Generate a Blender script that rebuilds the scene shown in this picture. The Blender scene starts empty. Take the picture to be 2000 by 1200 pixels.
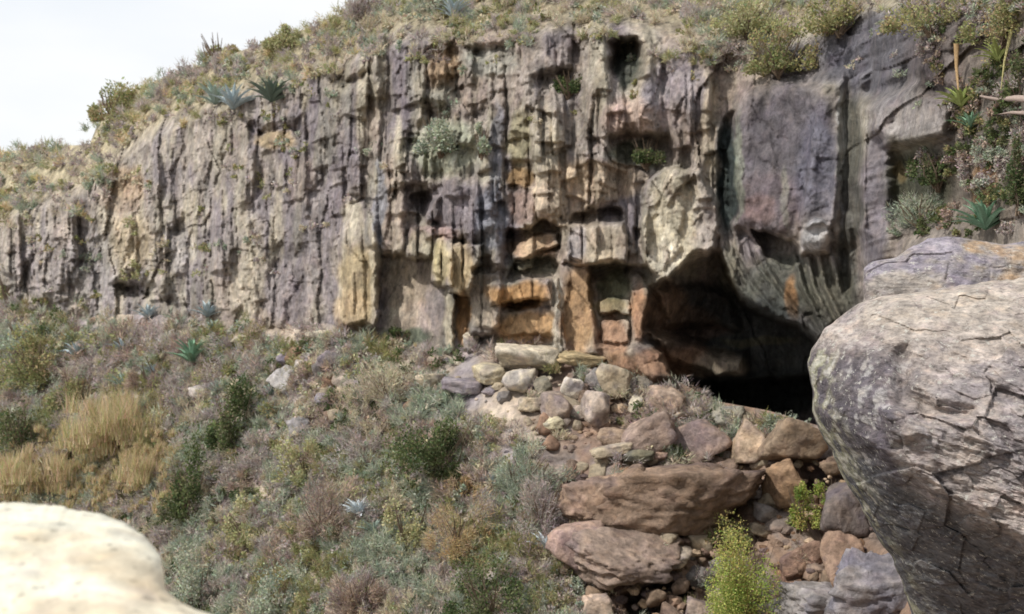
import bpy, math, random
import numpy as np
from mathutils import Vector

S = bpy.context.scene
C = S.collection
rng = np.random.default_rng(7)
random.seed(7)

# ------------------------------------------------------------------ camera, light, exposure
F = 2144.0                      # focal length in pixels of a 2000 px wide picture
cam_d = bpy.data.cameras.new('camera'); cam = bpy.data.objects.new('camera', cam_d); C.objects.link(cam)
cam_d.sensor_width = 36.0; cam_d.lens = 36.0 * F / 2000.0
cam_d.clip_start = 0.05; cam_d.clip_end = 2000.0
cam_d.dof.use_dof = True; cam_d.dof.focus_distance = 11.0; cam_d.dof.aperture_fstop = 2.0
cam.location = (0, 0, 0); cam.rotation_euler = (math.radians(90), 0, 0)
S.camera = cam

SUN_TO = Vector((-0.66, -0.46, 0.82)).normalized()     # direction from the scene to the sun
w = bpy.data.worlds.new('World'); S.world = w; w.use_nodes = True
nt = w.node_tree; nt.nodes.clear()
wo = nt.nodes.new('ShaderNodeOutputWorld'); bg = nt.nodes.new('ShaderNodeBackground')
sky = nt.nodes.new('ShaderNodeTexSky'); sky.sky_type = 'NISHITA'; sky.sun_disc = False
sky.sun_elevation = math.asin(SUN_TO.z); sky.sun_rotation = math.atan2(SUN_TO.x, SUN_TO.y)
sky.dust_density = 3.0
bg.inputs['Strength'].default_value = 0.1
# thin bright cloud over the whole sky, faintly blue where it thins out
tc = nt.nodes.new('ShaderNodeTexCoord'); ns = nt.nodes.new('ShaderNodeTexNoise')
mp = nt.nodes.new('ShaderNodeMapping'); mp.inputs['Scale'].default_value = (1.2, 1.2, 3.0)
nt.links.new(tc.outputs['Generated'], mp.inputs['Vector']); nt.links.new(mp.outputs[0], ns.inputs['Vector'])
ns.inputs['Scale'].default_value = 2.0; ns.inputs['Detail'].default_value = 5
rp = nt.nodes.new('ShaderNodeValToRGB')
rp.color_ramp.elements[0].position = 0.35; rp.color_ramp.elements[0].color = (8.5, 8.9, 9.4, 1)
rp.color_ramp.elements[1].position = 0.62; rp.color_ramp.elements[1].color = (10.0, 10.0, 9.9, 1)
nt.links.new(ns.outputs['Fac'], rp.inputs['Fac'])
mx = nt.nodes.new('ShaderNodeMix'); mx.data_type = 'RGBA'; mx.inputs['Factor'].default_value = 0.9
nt.links.new(sky.outputs[0], mx.inputs['A']); nt.links.new(rp.outputs[0], mx.inputs['B'])
nt.links.new(mx.outputs['Result'], bg.inputs['Color']); nt.links.new(bg.outputs[0], wo.inputs['Surface'])

sl = bpy.data.lights.new('sun', 'SUN'); so = bpy.data.objects.new('sun', sl); C.objects.link(so)
sl.energy = 3.2; sl.angle = math.radians(2.0); sl.color = (1.0, 0.95, 0.86)
so.rotation_euler = (-SUN_TO).to_track_quat('-Z', 'Y').to_euler()
S.view_settings.view_transform = 'Standard'; S.view_settings.look = 'None'
S.view_settings.exposure = 0.15; S.view_settings.gamma = 1.0; S.view_settings.use_curve_mapping = False
try:
    S.cycles.max_bounces = 6; S.cycles.diffuse_bounces = 3
except Exception: pass

# ------------------------------------------------------------------ numeric noise
def _h(ix, iy, iz, seed):
    n = (ix.astype(np.int64) * 374761393 + iy.astype(np.int64) * 668265263 + iz.astype(np.int64) * 2147483647 + seed * 144665) & 0xffffffff
    n = ((n ^ (n >> 13)) * 1274126177) & 0xffffffff
    n = ((n ^ (n >> 16)) * 2246822519) & 0xffffffff
    return ((n ^ (n >> 15)) & 0xffffff) / float(0xffffff)
def vn(x, y, z, seed=0):
    x, y, z = np.broadcast_arrays(x, y, z)
    xi = np.floor(x); yi = np.floor(y); zi = np.floor(z)
    fx = x - xi; fy = y - yi; fz = z - zi
    fx = fx * fx * (3 - 2 * fx); fy = fy * fy * (3 - 2 * fy); fz = fz * fz * (3 - 2 * fz)
    r = 0
    for a in (0, 1):
        wa = fx if a else 1 - fx
        for b in (0, 1):
            wb = fy if b else 1 - fy
            for c in (0, 1):
                wc = fz if c else 1 - fz
                r = r + _h(xi + a, yi + b, zi + c, seed) * wa * wb * wc
    return r * 2 - 1
def fbm(x, y, z, o=4, seed=0, g=0.5):
    r = 0; a = 1; n = 0
    for k in range(o):
        r = r + a * vn(x, y, z, seed + 17 * k); n += a; a *= g
        x = x * 2.03 + 3.1; y = y * 2.03 + 1.7; z = z * 2.03 + 5.3
    return r / n
def cells(x, y, seed=0):
    """2-D cellular noise: F1, F2, id value, offset from the cell's point"""
    xi = np.floor(x); yi = np.floor(y)
    f1 = np.full(x.shape, 9.0); f2 = np.full(x.shape, 9.0)
    idv = np.zeros(x.shape); ox = np.zeros(x.shape); oy = np.zeros(x.shape)
    z0 = np.zeros(x.shape)
    for a in (-1, 0, 1):
        for b in (-1, 0, 1):
            cx = xi + a; cy = yi + b
            dx = cx + _h(cx, cy, z0, seed) - x; dy = cy + _h(cx, cy, z0 + 1, seed) - y
            d = np.maximum(np.abs(dx), np.abs(dy)) * 0.7 + np.hypot(dx, dy) * 0.3
            m = d < f1
            f2 = np.where(m, f1, np.minimum(f2, d)); f1 = np.where(m, d, f1)
            idv = np.where(m, _h(cx, cy, z0 + 2, seed), idv)
            ox = np.where(m, -dx, ox); oy = np.where(m, -dy, oy)
    return f1, f2, idv, ox, oy
def blocky(x, y, seed, tilt=0.8):
    f1, f2, i, ox, oy = cells(x, y, seed)
    j = (i * 91.7) % 1.0; k = (i * 37.3) % 1.0
    return (i - .5) * 1.2 + (j - .5) * tilt * ox + (k - .5) * tilt * oy - 0.12 * np.clip(1 - (f2 - f1) / 0.10, 0, 1)
def ss(a, b, x):
    t = np.clip((x - a) / (b - a), 0, 1); return t * t * (3 - 2 * t)
def poly_mask(U, V, poly, soft=6.0):
    poly = np.array(poly, float)
    out = np.zeros(U.shape)
    bx = (U > poly[:, 0].min() - soft) & (U < poly[:, 0].max() + soft) & (V > poly[:, 1].min() - soft) & (V < poly[:, 1].max() + soft)
    u = U[bx]; v = V[bx]
    if u.size == 0: return out
    d = np.full(u.shape, 1e9); ins = np.zeros(u.shape, bool)
    n = len(poly)
    for i in range(n):
        x1, y1 = poly[i]; x2, y2 = poly[(i + 1) % n]
        ex, ey = x2 - x1, y2 - y1; L = ex * ex + ey * ey + 1e-9
        t = np.clip(((u - x1) * ex + (v - y1) * ey) / L, 0, 1)
        d = np.minimum(d, np.hypot(u - x1 - t * ex, v - y1 - t * ey))
        c = (y1 > v) != (y2 > v)
        ins ^= c & (u < (x2 - x1) * (v - y1) / (y2 - y1 + 1e-12) + x1)
    s = np.where(ins, d, -d)
    out[bx] = ss(-soft / 2, soft / 2, s)
    return out
def line_dist(U, V, pts):
    d = np.full(U.shape, 1e9)
    for (x1, y1), (x2, y2) in zip(pts[:-1], pts[1:]):
        ex, ey = x2 - x1, y2 - y1; L = ex * ex + ey * ey + 1e-9
        t = np.clip(((U - x1) * ex + (V - y1) * ey) / L, 0, 1)
        d = np.minimum(d, np.hypot(U - x1 - t * ex, V - y1 - t * ey))
    return d

# ------------------------------------------------------------------ materials
def new_mat(name):
    m = bpy.data.materials.new(name); m.use_nodes = True
    n = m.node_tree; b = n.nodes['Principled BSDF']; b.inputs['Roughness'].default_value = 0.92
    b.inputs['Specular IOR Level'].default_value = 0.15
    return m, n, b
def math_n(n, op, a, b=None, clamp=False):
    k = n.nodes.new('ShaderNodeMath'); k.operation = op; k.use_clamp = clamp
    for i, x in enumerate((a, b)):
        if x is None: continue
        if isinstance(x, (int, float)): k.inputs[i].default_value = x
        else: n.links.new(x, k.inputs[i])
    return k.outputs[0]
def mixc(n, fac, a, b, mode='MIX'):
    k = n.nodes.new('ShaderNodeMix'); k.data_type = 'RGBA'; k.blend_type = mode
    for nm, x in (('Factor', fac), ('A', a), ('B', b)):
        if isinstance(x, (int, float)): k.inputs[nm].default_value = x
        elif isinstance(x, tuple): k.inputs[nm].default_value = (*x, 1)
        else: n.links.new(x, k.inputs[nm])
    return k.outputs['Result']
def noise_n(n, vec, scale, detail=4, rough=0.6):
    k = n.nodes.new('ShaderNodeTexNoise'); k.inputs['Scale'].default_value = scale
    k.inputs['Detail'].default_value = detail; k.inputs['Roughness'].default_value = rough
    n.links.new(vec, k.inputs['Vector']); return k.outputs['Fac']
def mapr(n, x, a, b, c, d):
    k = n.nodes.new('ShaderNodeMapRange'); n.links.new(x, k.inputs[0])
    for i, q in enumerate((a, b, c, d)): k.inputs[i + 1].default_value = q
    return k.outputs[0]
def rock_mat(name, sc=(1, 1, 1), fine=9.0, lo=0.55, hi=1.35, spots=None, bump=0.06, rot=(0, 0, 0), cracks=True, spot_scale=6):
    m, n, b = new_mat(name)
    at = n.nodes.new('ShaderNodeAttribute'); at.attribute_name = 'Col'
    geo = n.nodes.new('ShaderNodeNewGeometry')
    mp = n.nodes.new('ShaderNodeMapping'); mp.inputs['Scale'].default_value = sc; mp.inputs['Rotation'].default_value = rot
    n.links.new(geo.outputs['Position'], mp.inputs['Vector']); v = mp.outputs[0]
    f = noise_n(n, v, fine, 6, 0.7); g = noise_n(n, v, fine * .23, 4)
    s = mapr(n, f, 0.3, 0.7, lo, hi); s2 = mapr(n, g, 0.3, 0.7, 0.78, 1.22)
    k = math_n(n, 'MULTIPLY', s, s2)
    cc = n.nodes.new('ShaderNodeCombineColor')
    for i in range(3): n.links.new(k, cc.inputs[i])
    col = mixc(n, 1.0, at.outputs['Color'], cc.outputs[0], 'MULTIPLY')
    tint = noise_n(n, v, fine * .5, 3)
    col = mixc(n, mapr(n, tint, 0.45, 0.7, 0, .25), col, (0.42, 0.33, 0.22), 'OVERLAY')
    tint2 = noise_n(n, geo.outputs['Position'], fine * .31, 3)
    col = mixc(n, mapr(n, tint2, 0.5, 0.72, 0, .4), col, (0.40, 0.36, 0.44), 'OVERLAY')
    if spots:
        sp = noise_n(n, geo.outputs['Position'], spot_scale, 5, 0.75)
        col = mixc(n, mapr(n, sp, 0.58, 0.64, 0, 0.8), col, spots)
    n.links.new(col, b.inputs['Base Color'])
    h = f
    if cracks:
        vo = n.nodes.new('ShaderNodeTexVoronoi'); vo.feature = 'DISTANCE_TO_EDGE'; vo.inputs['Scale'].default_value = fine * .35
        n.links.new(v, vo.inputs['Vector'])
        h = math_n(n, 'ADD', f, mapr(n, vo.outputs['Distance'], 0, 0.06, -0.25, 0))
    bp = n.nodes.new('ShaderNodeBump'); bp.inputs['Strength'].default_value = 0.8; bp.inputs['Distance'].default_value = bump
    n.links.new(h, bp.inputs['Height']); n.links.new(bp.outputs[0], b.inputs['Normal'])
    return m
M_cliff = rock_mat('cliff_rock', sc=(1.3, 1.3, 0.8), fine=5.5, bump=0.12, lo=.5, hi=1.42, cracks=False)
M_boulder = rock_mat('boulder_rock', fine=8.0, bump=0.09, lo=.58, hi=1.4, cracks=False)
M_soil = rock_mat('soil', fine=5.0, bump=0.08, cracks=False)
M_big = rock_mat('lichen_basalt', sc=(1.0, 1.0, 1.9), rot=(0, math.radians(-22), 0), fine=9.0, lo=.40, hi=1.5, spots=(0.55, 0.54, 0.5), bump=0.09, spot_scale=11, cracks=False)
M_pale = rock_mat('pale_sandstone', fine=14, lo=0.86, hi=1.1, bump=0.012, cracks=False)
def leaf_mat(name, trans=0.35):
    m = bpy.data.materials.new(name); m.use_nodes = True; n = m.node_tree; n.nodes.clear()
    at = n.nodes.new('ShaderNodeAttribute'); at.attribute_name = 'Col'
    d = n.nodes.new('ShaderNodeBsdfDiffuse'); t = n.nodes.new('ShaderNodeBsdfTranslucent'); o = n.nodes.new('ShaderNodeOutputMaterial')
    mx = n.nodes.new('ShaderNodeMixShader'); mx.inputs[0].default_value = trans
    geo = n.nodes.new('ShaderNodeNewGeometry'); nn = noise_n(n, geo.outputs['Position'], 30, 2)
    k = mapr(n, nn, 0.3, 0.7, 0.8, 1.2); cc = n.nodes.new('ShaderNodeCombineColor')
    for i in range(3): n.links.new(k, cc.inputs[i])
    col = mixc(n, 1.0, at.outputs['Color'], cc.outputs[0], 'MULTIPLY')
    n.links.new(col, d.inputs[0]); n.links.new(col, t.inputs[0])
    n.links.new(d.outputs[0], mx.inputs[1]); n.links.new(t.outputs[0], mx.inputs[2]); n.links.new(mx.outputs[0], o.inputs[0])
    return m
M_leaf = leaf_mat('foliage'); M_twig = leaf_mat('dry_twigs', 0.1); M_agave = leaf_mat('agave_leaf', 0.05)

# ------------------------------------------------------------------ mesh helpers
def mk(name, V, Fc, col, mat, parent=None, smooth=False, link=True):
    V = np.asarray(V, np.float32).reshape(-1, 3); Fc = np.asarray(Fc, np.int32)
    me = bpy.data.meshes.new(name)
    k = Fc.shape[1]; nf = Fc.shape[0]
    me.vertices.add(len(V)); me.vertices.foreach_set('co', V.ravel())
    me.loops.add(nf * k); me.loops.foreach_set('vertex_index', Fc.ravel())
    me.polygons.add(nf); me.polygons.foreach_set('loop_start', np.arange(0, nf * k, k, dtype=np.int32))
    me.polygons.foreach_set('use_smooth', np.full(nf, smooth))
    me.update(calc_edges=True)
    if col is not None:
        col = np.asarray(col, np.float32)
        if col.ndim == 1: col = np.tile(col, (len(V), 1))
        c4 = np.ones((len(V), 4), np.float32); c4[:, :3] = np.clip(col, 0.004, 0.85)
        a = me.color_attributes.new('Col', 'FLOAT_COLOR', 'POINT'); a.data.foreach_set('color', c4.ravel())
    me.materials.append(mat)
    o = bpy.data.objects.new(name, me)
    if link: C.objects.link(o)
    if parent is not None: o.parent = parent
    return o
def tag(o, label=None, cat=None, group=None, kind=None):
    if label: o['label'] = label
    if cat: o['category'] = cat
    if group: o['group'] = group
    if kind: o['kind'] = kind
    return o
def empty(name, loc):
    o = bpy.data.objects.new(name, None); C.objects.link(o); o.location = loc; o.empty_display_size = 0.1; return o
def ray(u, v, Y):
    u = np.asarray(u, float); v = np.asarray(v, float); Y = np.asarray(Y, float)
    return np.stack([(u - 1000) / F * Y, Y + 0 * u, -(v - 600) / F * Y], -1)

# ------------------------------------------------------------------ the lie of the land
def itp(u, pts):
    p = np.array(pts, float); return np.interp(u, p[:, 0], p[:, 1])
YC = [(-700, 75), (0, 52), (300, 44), (650, 35), (900, 31), (1200, 28), (1400, 26.5), (1650, 24), (1800, 20), (2000, 16.5), (2700, 12)]
SKY = [(-700, 350), (0, 298), (90, 288), (175, 282), (192, 240), (230, 200), (285, 165), (350, 140), (420, 118), (520, 82), (650, 40), (720, 5), (760, -30), (900, -60), (2700, -90)]
FOOT = [(-700, 600), (0, 600), (200, 628), (400, 630), (660, 645), (760, 670), (870, 690), (1000, 678), (1100, 705), (1200, 725), (1330, 762), (1400, 798), (1500, 816), (1600, 846), (1800, 880), (2700, 1000)]
BROW = [(-700, 480), (0, 430), (150, 390), (300, 270), (500, 190), (650, 135), (800, 90), (1000, 75), (1200, 60), (1400, 90), (1550, 100), (1700, 20), (2000, 0), (2700, -60)]
T_SL = 0.60
def cliff_base(u, v):
    Y = itp(u, YC)
    b = itp(u, BROW)
    up = np.clip(b - v, 0, None)
    lean = np.clip(itp(u, FOOT) - v, 0, None) / 650.0
    return Y * (1 + 0.03 * lean) * np.exp(up / F * 1.9)
def hill_Y(u, v):
    Yf = itp(u, YC) * 1.0; vf = itp(u, FOOT)
    zf = -(vf - 600) / F * Yf
    return (T_SL * Yf - zf) / (T_SL + (v - 600) / F)

# relief of the cliff: (outline, metres towards the viewer, softness in px)
R = [
 # --- far left part: ribs, slots and small caves
 ([(30,520),(90,470),(150,480),(160,600),(60,610)], .5, 30), ([(205,425),(290,425),(300,545),(215,550)], .45, 26),
 ([(232,556),(292,548),(296,585),(240,590)], -1.3, 12), ([(130,440),(165,430),(200,560),(190,620),(150,600)], -.5, 20),
 ([(205,360),(262,345),(262,395),(210,400)], -.5, 16), ([(320,450),(352,425),(375,470),(370,515),(325,520)], -.6, 14),
 ([(290,540),(350,518),(330,560),(330,625),(295,600)], .35, 12), ([(300,590),(350,590),(350,610),(300,612)], -.5, 10),
 ([(455,300),(490,250),(500,600),(455,610)], .30, 26), ([(545,470),(590,490),(600,640),(500,640),(520,590)], -.55, 14),
 ([(512,600),(545,515),(560,510),(570,560),(562,640),(515,630)], .45, 14), ([(600,300),(655,280),(650,620),(605,600)], -.35, 26),
 ([(478,175),(570,165),(575,235),(480,240)], -.5, 20), ([(485,245),(590,240),(590,300),(500,305)], -.7, 14),
 ([(488,262),(540,258),(560,285),(500,296)], .45, 10), ([(640,150),(720,145),(715,168),(640,170)], -.8, 12),
 # --- middle, upper
 ([(724,100),(748,100),(745,480),(720,480)], .35, 10), ([(826,100),(900,85),(905,215),(828,225)], -1.0, 14),
 ([(833,125),(893,112),(893,140),(833,152)], .5, 8), ([(845,185),(880,180),(880,222),(850,222)], .6, 10),
 ([(912,95),(1012,92),(1010,122),(930,122)], -.9, 10), ([(1045,150),(1115,140),(1120,195),(1060,215)], -.9, 18),
 ([(1198,85),(1240,82),(1250,120),(1252,180),(1196,178)], -2.0, 10), ([(1195,265),(1240,262),(1312,285),(1315,325),(1215,312)], -1.4, 12),
 ([(1120,280),(1190,270),(1195,315),(1130,330)], .5, 24), ([(1205,200),(1290,190),(1300,262),(1210,258)], .6, 30),
 ([(1015,130),(1045,130),(1030,240),(1000,225)], .5, 14), ([(992,240),(1028,240),(1040,320),(992,320)], .35, 12),
 ([(993,322),(1042,320),(1058,345),(1040,370),(993,366)], -.45, 6), ([(995,372),(1040,372),(1042,440),(996,440)], -.15, 6),
 ([(1040,240),(1110,200),(1110,430),(1045,430)], .45, 24), ([(965,200),(990,200),(985,520),(960,540)], .25, 10),
 ([(820,350),(960,360),(970,440),(930,470),(850,430)], .55, 22), ([(800,383),(838,375),(842,410),(805,415)], -.9, 8),
 ([(900,230),(955,210),(960,235),(905,260)], -.5, 8), ([(790,240),(830,230),(800,330),(785,330)], -.5, 12),
 ([(820,240),(950,240),(950,340),(800,350)], .45, 30),
 # --- middle, lower: the wall ends in overhanging blocks
 ([(664,470),(690,400),(716,396),(736,440),(742,560),(738,640),(664,636)], .55, 12),
 ([(712,430),(730,430),(742,640),(735,640)], .2, 8),
 ([(745,495),(842,505),(868,560),(872,668),(800,675),(742,640)], -.5, 8),
 ([(748,255),(790,250),(792,496),(745,494)], .35, 8), ([(770,400),(795,400),(785,497),(765,494)], .2, 6),
 ([(800,440),(838,420),(846,440),(842,508),(792,502)], .5, 6), ([(832,392),(855,392),(858,430),(834,432)], .45, 8),
 ([(846,470),(882,470),(884,556),(843,554)], .75, 5), ([(884,474),(942,482),(920,574),(872,570)], .95, 5),
 ([(905,420),(960,440),(985,520),(920,520)], .35, 14), ([(820,445),(912,450),(905,466),(830,466)], .3, 6),
 ([(868,574),(886,574),(890,682),(872,684)], .45, 4), ([(887,574),(917,572),(916,652),(900,665),(888,660)], -.5, 4),
 ([(918,540),(940,527),(976,532),(974,640),(960,660),(922,650)], .5, 9),
 ([(988,446),(1035,452),(1068,432),(1096,446),(1094,486),(1050,500),(1000,520),(990,500)], -1.1, 6),
 ([(1000,490),(1040,465),(1090,455),(1092,478),(1040,498),(1004,508)], .85, 6),
 ([(1000,515),(1070,498),(1090,520),(1086,552),(985,545)], -.9, 7), ([(1005,512),(1035,505),(1040,525),(1010,528)], .6, 5),
 ([(952,548),(1078,550),(1078,590),(955,592)], .5, 6), ([(986,590),(1054,592),(1050,612),(992,606)], -.8, 5),
 ([(960,600),(1088,605),(1096,660),(1000,662),(965,640)], .3, 14), ([(930,652),(1085,662),(1080,680),(930,672)], -.5, 8),
 ([(1072,550),(1088,545),(1098,600),(1112,690),(1092,690),(1082,620)], .55, 6),
 ([(1116,425),(1150,408),(1215,412),(1218,440),(1116,440)], -1.1, 6),
 ([(1112,438),(1216,436),(1226,470),(1226,512),(1108,514)], .75, 6), ([(1090,440),(1112,430),(1112,514),(1098,512)], .45, 6),
 ([(1152,517),(1228,514),(1228,680),(1180,690),(1160,600)], -.9, 7), ([(1154,518),(1228,516),(1226,548),(1156,545)], -.7, 6),
 ([(1170,583),(1226,580),(1228,612),(1172,612)], .75, 4), ([(1174,622),(1226,622),(1222,668),(1180,670)], .5, 4),
 ([(1092,516),(1150,516),(1164,600),(1170,700),(1108,700),(1090,600)], .4, 14),
 ([(1230,562),(1262,560),(1272,585),(1264,662),(1234,660)], .35, 8),
 ([(1180,680),(1240,665),(1290,690),(1380,740),(1340,760),(1200,730)], .8, 30),
 ([(1262,350),(1300,330),(1368,330),(1400,420),(1396,486),(1350,500),(1330,520),(1308,548),(1290,552),(1262,520),(1256,440)], .9, 9),
 ([(1225,515),(1262,520),(1290,556),(1260,564),(1228,560)], -1.0, 6), ([(1240,440),(1258,440),(1258,515),(1240,510)], -.4, 6),
 ([(1300,345),(1340,340),(1330,480),(1300,520),(1285,450)], .25, 12),
 # --- the cave
 ([(1268,562),(1292,554),(1312,548),(1336,520),(1398,492),(1412,520),(1440,580),(1490,610),(1560,640),(1610,690),(1680,860),(1680,960),(1560,900),(1460,880),(1350,850),(1330,765),(1290,690),(1256,655),(1264,600)], -5.0, 12),
 ([(1262,650),(1330,660),(1400,690),(1452,690),(1456,730),(1400,742),(1300,700)], 2.4, 22),
 ([(1334,762),(1400,742),(1600,740),(1700,940),(1560,900),(1400,880)], -3.0, 10),
 ([(1280,565),(1420,565),(1440,640),(1300,640)], .7, 20),
 # --- buttress to the right of the cave
 ([(1440,190),(1500,150),(1690,150),(1700,460),(1600,490),(1540,470),(1470,450),(1436,440),(1420,300)], .75, 46),
 ([(1402,300),(1418,250),(1440,225),(1446,250),(1426,300),(1420,380),(1428,440),(1412,460),(1400,380)], -.55, 14),
 ([(1468,446),(1500,450),(1552,476),(1562,510),(1540,530),(1500,500)], -1.3, 6),
 ([(1562,440),(1590,428),(1622,438),(1624,500),(1560,492)], .6, 7),
 ([(1690,210),(1740,190),(1745,500),(1690,540),(1680,380)], .55, 26),
 ([(1648,150),(1676,140),(1684,480),(1692,600),(1645,600),(1642,440)], -.35, 14),
 ([(1575,170),(1640,165),(1636,430),(1600,440),(1556,440),(1580,300)], .28, 12),
 ([(1700,20),(1760,0),(1770,150),(1715,185)], .4, 24), ([(1600,40),(1680,20),(1690,160),(1610,160)], .35, 30),
 ([(1800,60),(1880,40),(1870,160),(1810,150)], .4, 24),
 ([(1700,190),(1800,165),(1850,190),(1850,270),(1740,290),(1700,260)], .7, 26),
 ([(1745,300),(1840,296),(1890,360),(1890,440),(1800,470),(1745,440)], -.8, 60),

]
RIBS = [  # hanging curved ribs and pale ridges: points, height, half width px
 ([(1404,250),(1398,330),(1400,410),(1412,490),(1440,560),(1490,600)], 0.36, 8), ([(1416,330),(1416,420),(1430,500),(1460,560),(1520,618)], 0.25, 6),
 ([(1432,440),(1446,500),(1482,560),(1545,632)], 0.29, 7), ([(1455,470),(1470,520),(1510,575),(1570,640)], 0.25, 7), ([(1480,490),(1500,530),(1545,595),(1598,655)], 0.36, 7),
 ([(1552,500),(1566,555),(1600,625),(1615,660)], 0.36, 6), ([(1578,505),(1590,560),(1622,630)], 0.30, 6), ([(1600,505),(1612,560),(1640,620)], 0.32, 6), ([(1625,505),(1640,560),(1660,615)], 0.32, 7), ([(1655,420),(1662,520),(1680,600)], 0.22, 7),
 ([(1560,180),(1580,240),(1572,330),(1548,400),(1520,445)], 0.16, 20), ([(1610,180),(1604,260),(1590,350),(1572,430)], 0.14, 15), ([(1480,175),(1455,240),(1446,320),(1452,430)], 0.18, 18),
 ([(1648,130),(1640,240),(1632,340),(1624,440)], .12, 6), ([(735,90),(738,300),(730,480)], .25, 6), ([(590,220),(592,330),(600,420)], .25, 5),
 ([(830,90),(824,160),(818,230)], .3, 6), ([(1384,150),(1378,300),(1360,340)], .3, 10), ([(480,180),(485,300),(500,400)], .25, 6),
 ([(1690,250),(1686,380),(1690,440)], .2, 4), ([(310,300),(312,420),(305,520)], .25, 6), ([(268,340),(270,440)], .2, 5)]

# ------------------------------------------------------------------ rock colours, with some shade and haze painted in
TAN = (.38,.33,.24); PUR = (.215,.193,.212); CRM = (.45,.41,.32); PNK = (.36,.29,.255); ORG = (.45,.29,.14); YEL = (.42,.34,.21)
GRN = (.30,.31,.19); DGR = (.10,.11,.09); BRN = (.26,.18,.12); GRY = (.30,.29,.30); PAL = (.60,.56,.48); BLU = (.24,.26,.32)
A = [ # ellipse: u, v, ru, rv, colour, strength
 (90,520,70,60,PUR,.7),(180,520,50,70,GRY,.7),(260,470,45,60,YEL,.8),(250,360,40,35,ORG,.6),(235,400,40,15,BRN,.7),(350,480,30,50,GRY,.7),
 (480,520,40,110,CRM,.6),(560,570,45,70,PUR,.9),(430,480,40,70,PUR,.6),(620,450,30,120,PUR,.7),(540,275,40,20,(.42,.31,.15),.65),(590,350,25,50,PNK,.5),
 (700,560,38,90,YEL,.95),(685,600,30,40,(.52,.40,.26),.7),(730,520,10,110,CRM,.6),(690,430,22,40,CRM,.7),(765,400,28,100,PNK,.6),(742,400,10,90,BLU,.7),
 (800,560,60,50,(.33,.27,.21),.8),(820,630,50,45,PNK,.6),(850,600,18,60,PUR,.6),(900,400,90,50,PUR,1.0),(960,430,30,60,BLU,.7),(850,460,50,20,(.34,.24,.24),.7),
 (820,480,22,30,CRM,.8),(862,515,20,45,(.46,.40,.24),.9),(905,525,28,50,(.52,.42,.27),.95),(878,630,10,60,CRM,.9),(905,620,14,50,(.45,.27,.13),.95),
 (945,590,28,60,(.36,.31,.25),.9),(1010,575,60,22,(.50,.30,.14),.95),(1030,640,65,35,(.50,.33,.18),.95),(1088,620,10,70,PAL,.9),(1040,480,50,22,(.48,.34,.22),.8),
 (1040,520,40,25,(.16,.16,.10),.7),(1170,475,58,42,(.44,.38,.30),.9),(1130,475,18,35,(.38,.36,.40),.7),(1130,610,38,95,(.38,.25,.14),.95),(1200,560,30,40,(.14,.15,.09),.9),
 (1195,660,30,50,(.28,.15,.09),.8),(1195,600,30,16,(.34,.28,.16),.8),(1250,610,22,55,(.38,.22,.13),.9),(1200,730,60,40,(.40,.27,.17),.8),(1280,720,100,34,(.34,.21,.14),.95),
 (1100,380,80,70,(.50,.41,.32),.8),(1170,350,90,40,(.50,.41,.31),.8),(1050,280,50,70,CRM,.6),(1320,440,60,110,(.56,.51,.40),.9),(1300,510,30,40,PAL,.7),(1370,440,20,60,PUR,.5),
 (1010,270,20,60,(.30,.28,.16),.6),(1015,345,24,22,(.26,.17,.08),.9),(1018,405,24,35,(.27,.20,.18),.9),(970,300,14,110,BLU,.6),(870,290,70,55,(.36,.38,.30),.9),
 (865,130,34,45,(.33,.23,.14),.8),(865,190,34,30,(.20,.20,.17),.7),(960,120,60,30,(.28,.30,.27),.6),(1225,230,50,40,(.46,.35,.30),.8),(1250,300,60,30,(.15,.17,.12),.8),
 (1225,130,24,45,(.06,.08,.07),.9),(1320,170,60,80,(.29,.27,.30),.8),(1310,260,50,60,(.33,.27,.24),.7),(1385,250,18,110,TAN,.6),  # first ellipse: shade of the high hole painted near-black
 (1530,280,120,125,(.12,.112,.132),.97),(1500,400,80,60,(.16,.135,.15),.95),(1480,410,35,25,(.26,.18,.17),.6),(1595,330,40,120,(.13,.13,.165),.9),(1422,350,20,120,(.035,.05,.05),1.0),  # slab darkened for its turned-away face; last ellipse paints the cleft's shade
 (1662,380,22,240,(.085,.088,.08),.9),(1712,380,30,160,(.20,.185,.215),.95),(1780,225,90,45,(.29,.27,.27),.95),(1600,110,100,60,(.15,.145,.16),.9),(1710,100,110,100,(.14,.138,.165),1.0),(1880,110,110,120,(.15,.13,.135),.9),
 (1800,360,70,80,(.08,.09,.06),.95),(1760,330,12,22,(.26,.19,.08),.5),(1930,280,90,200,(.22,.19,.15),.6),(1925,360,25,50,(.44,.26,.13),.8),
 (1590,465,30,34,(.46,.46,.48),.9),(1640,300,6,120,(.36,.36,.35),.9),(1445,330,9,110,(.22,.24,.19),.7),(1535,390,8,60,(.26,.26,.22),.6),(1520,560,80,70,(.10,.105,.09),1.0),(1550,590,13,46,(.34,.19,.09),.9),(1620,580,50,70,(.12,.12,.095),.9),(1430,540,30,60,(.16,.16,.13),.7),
 (1450,690,190,120,(.045,.05,.05),1.0),(1350,600,80,60,(.05,.05,.05),.95),(1400,710,55,28,(.26,.22,.17),.9),(1330,700,60,30,(.22,.14,.10),.8),(1480,770,160,50,(.03,.035,.035),1.0),  # near-black ellipses deepen the cave's shade in the colour; ledges stay brown
 (780,660,60,18,(.07,.10,.07),.9),(1320,705,70,26,(.30,.19,.13),.9),(1405,712,50,24,(.26,.22,.17),.9),(1300,610,44,60,(.27,.18,.12),.9),(1350,640,50,40,(.16,.11,.08),.7),(1370,650,60,14,(.15,.11,.09),.8),(1480,670,70,10,(.13,.12,.08),.8)]

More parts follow.
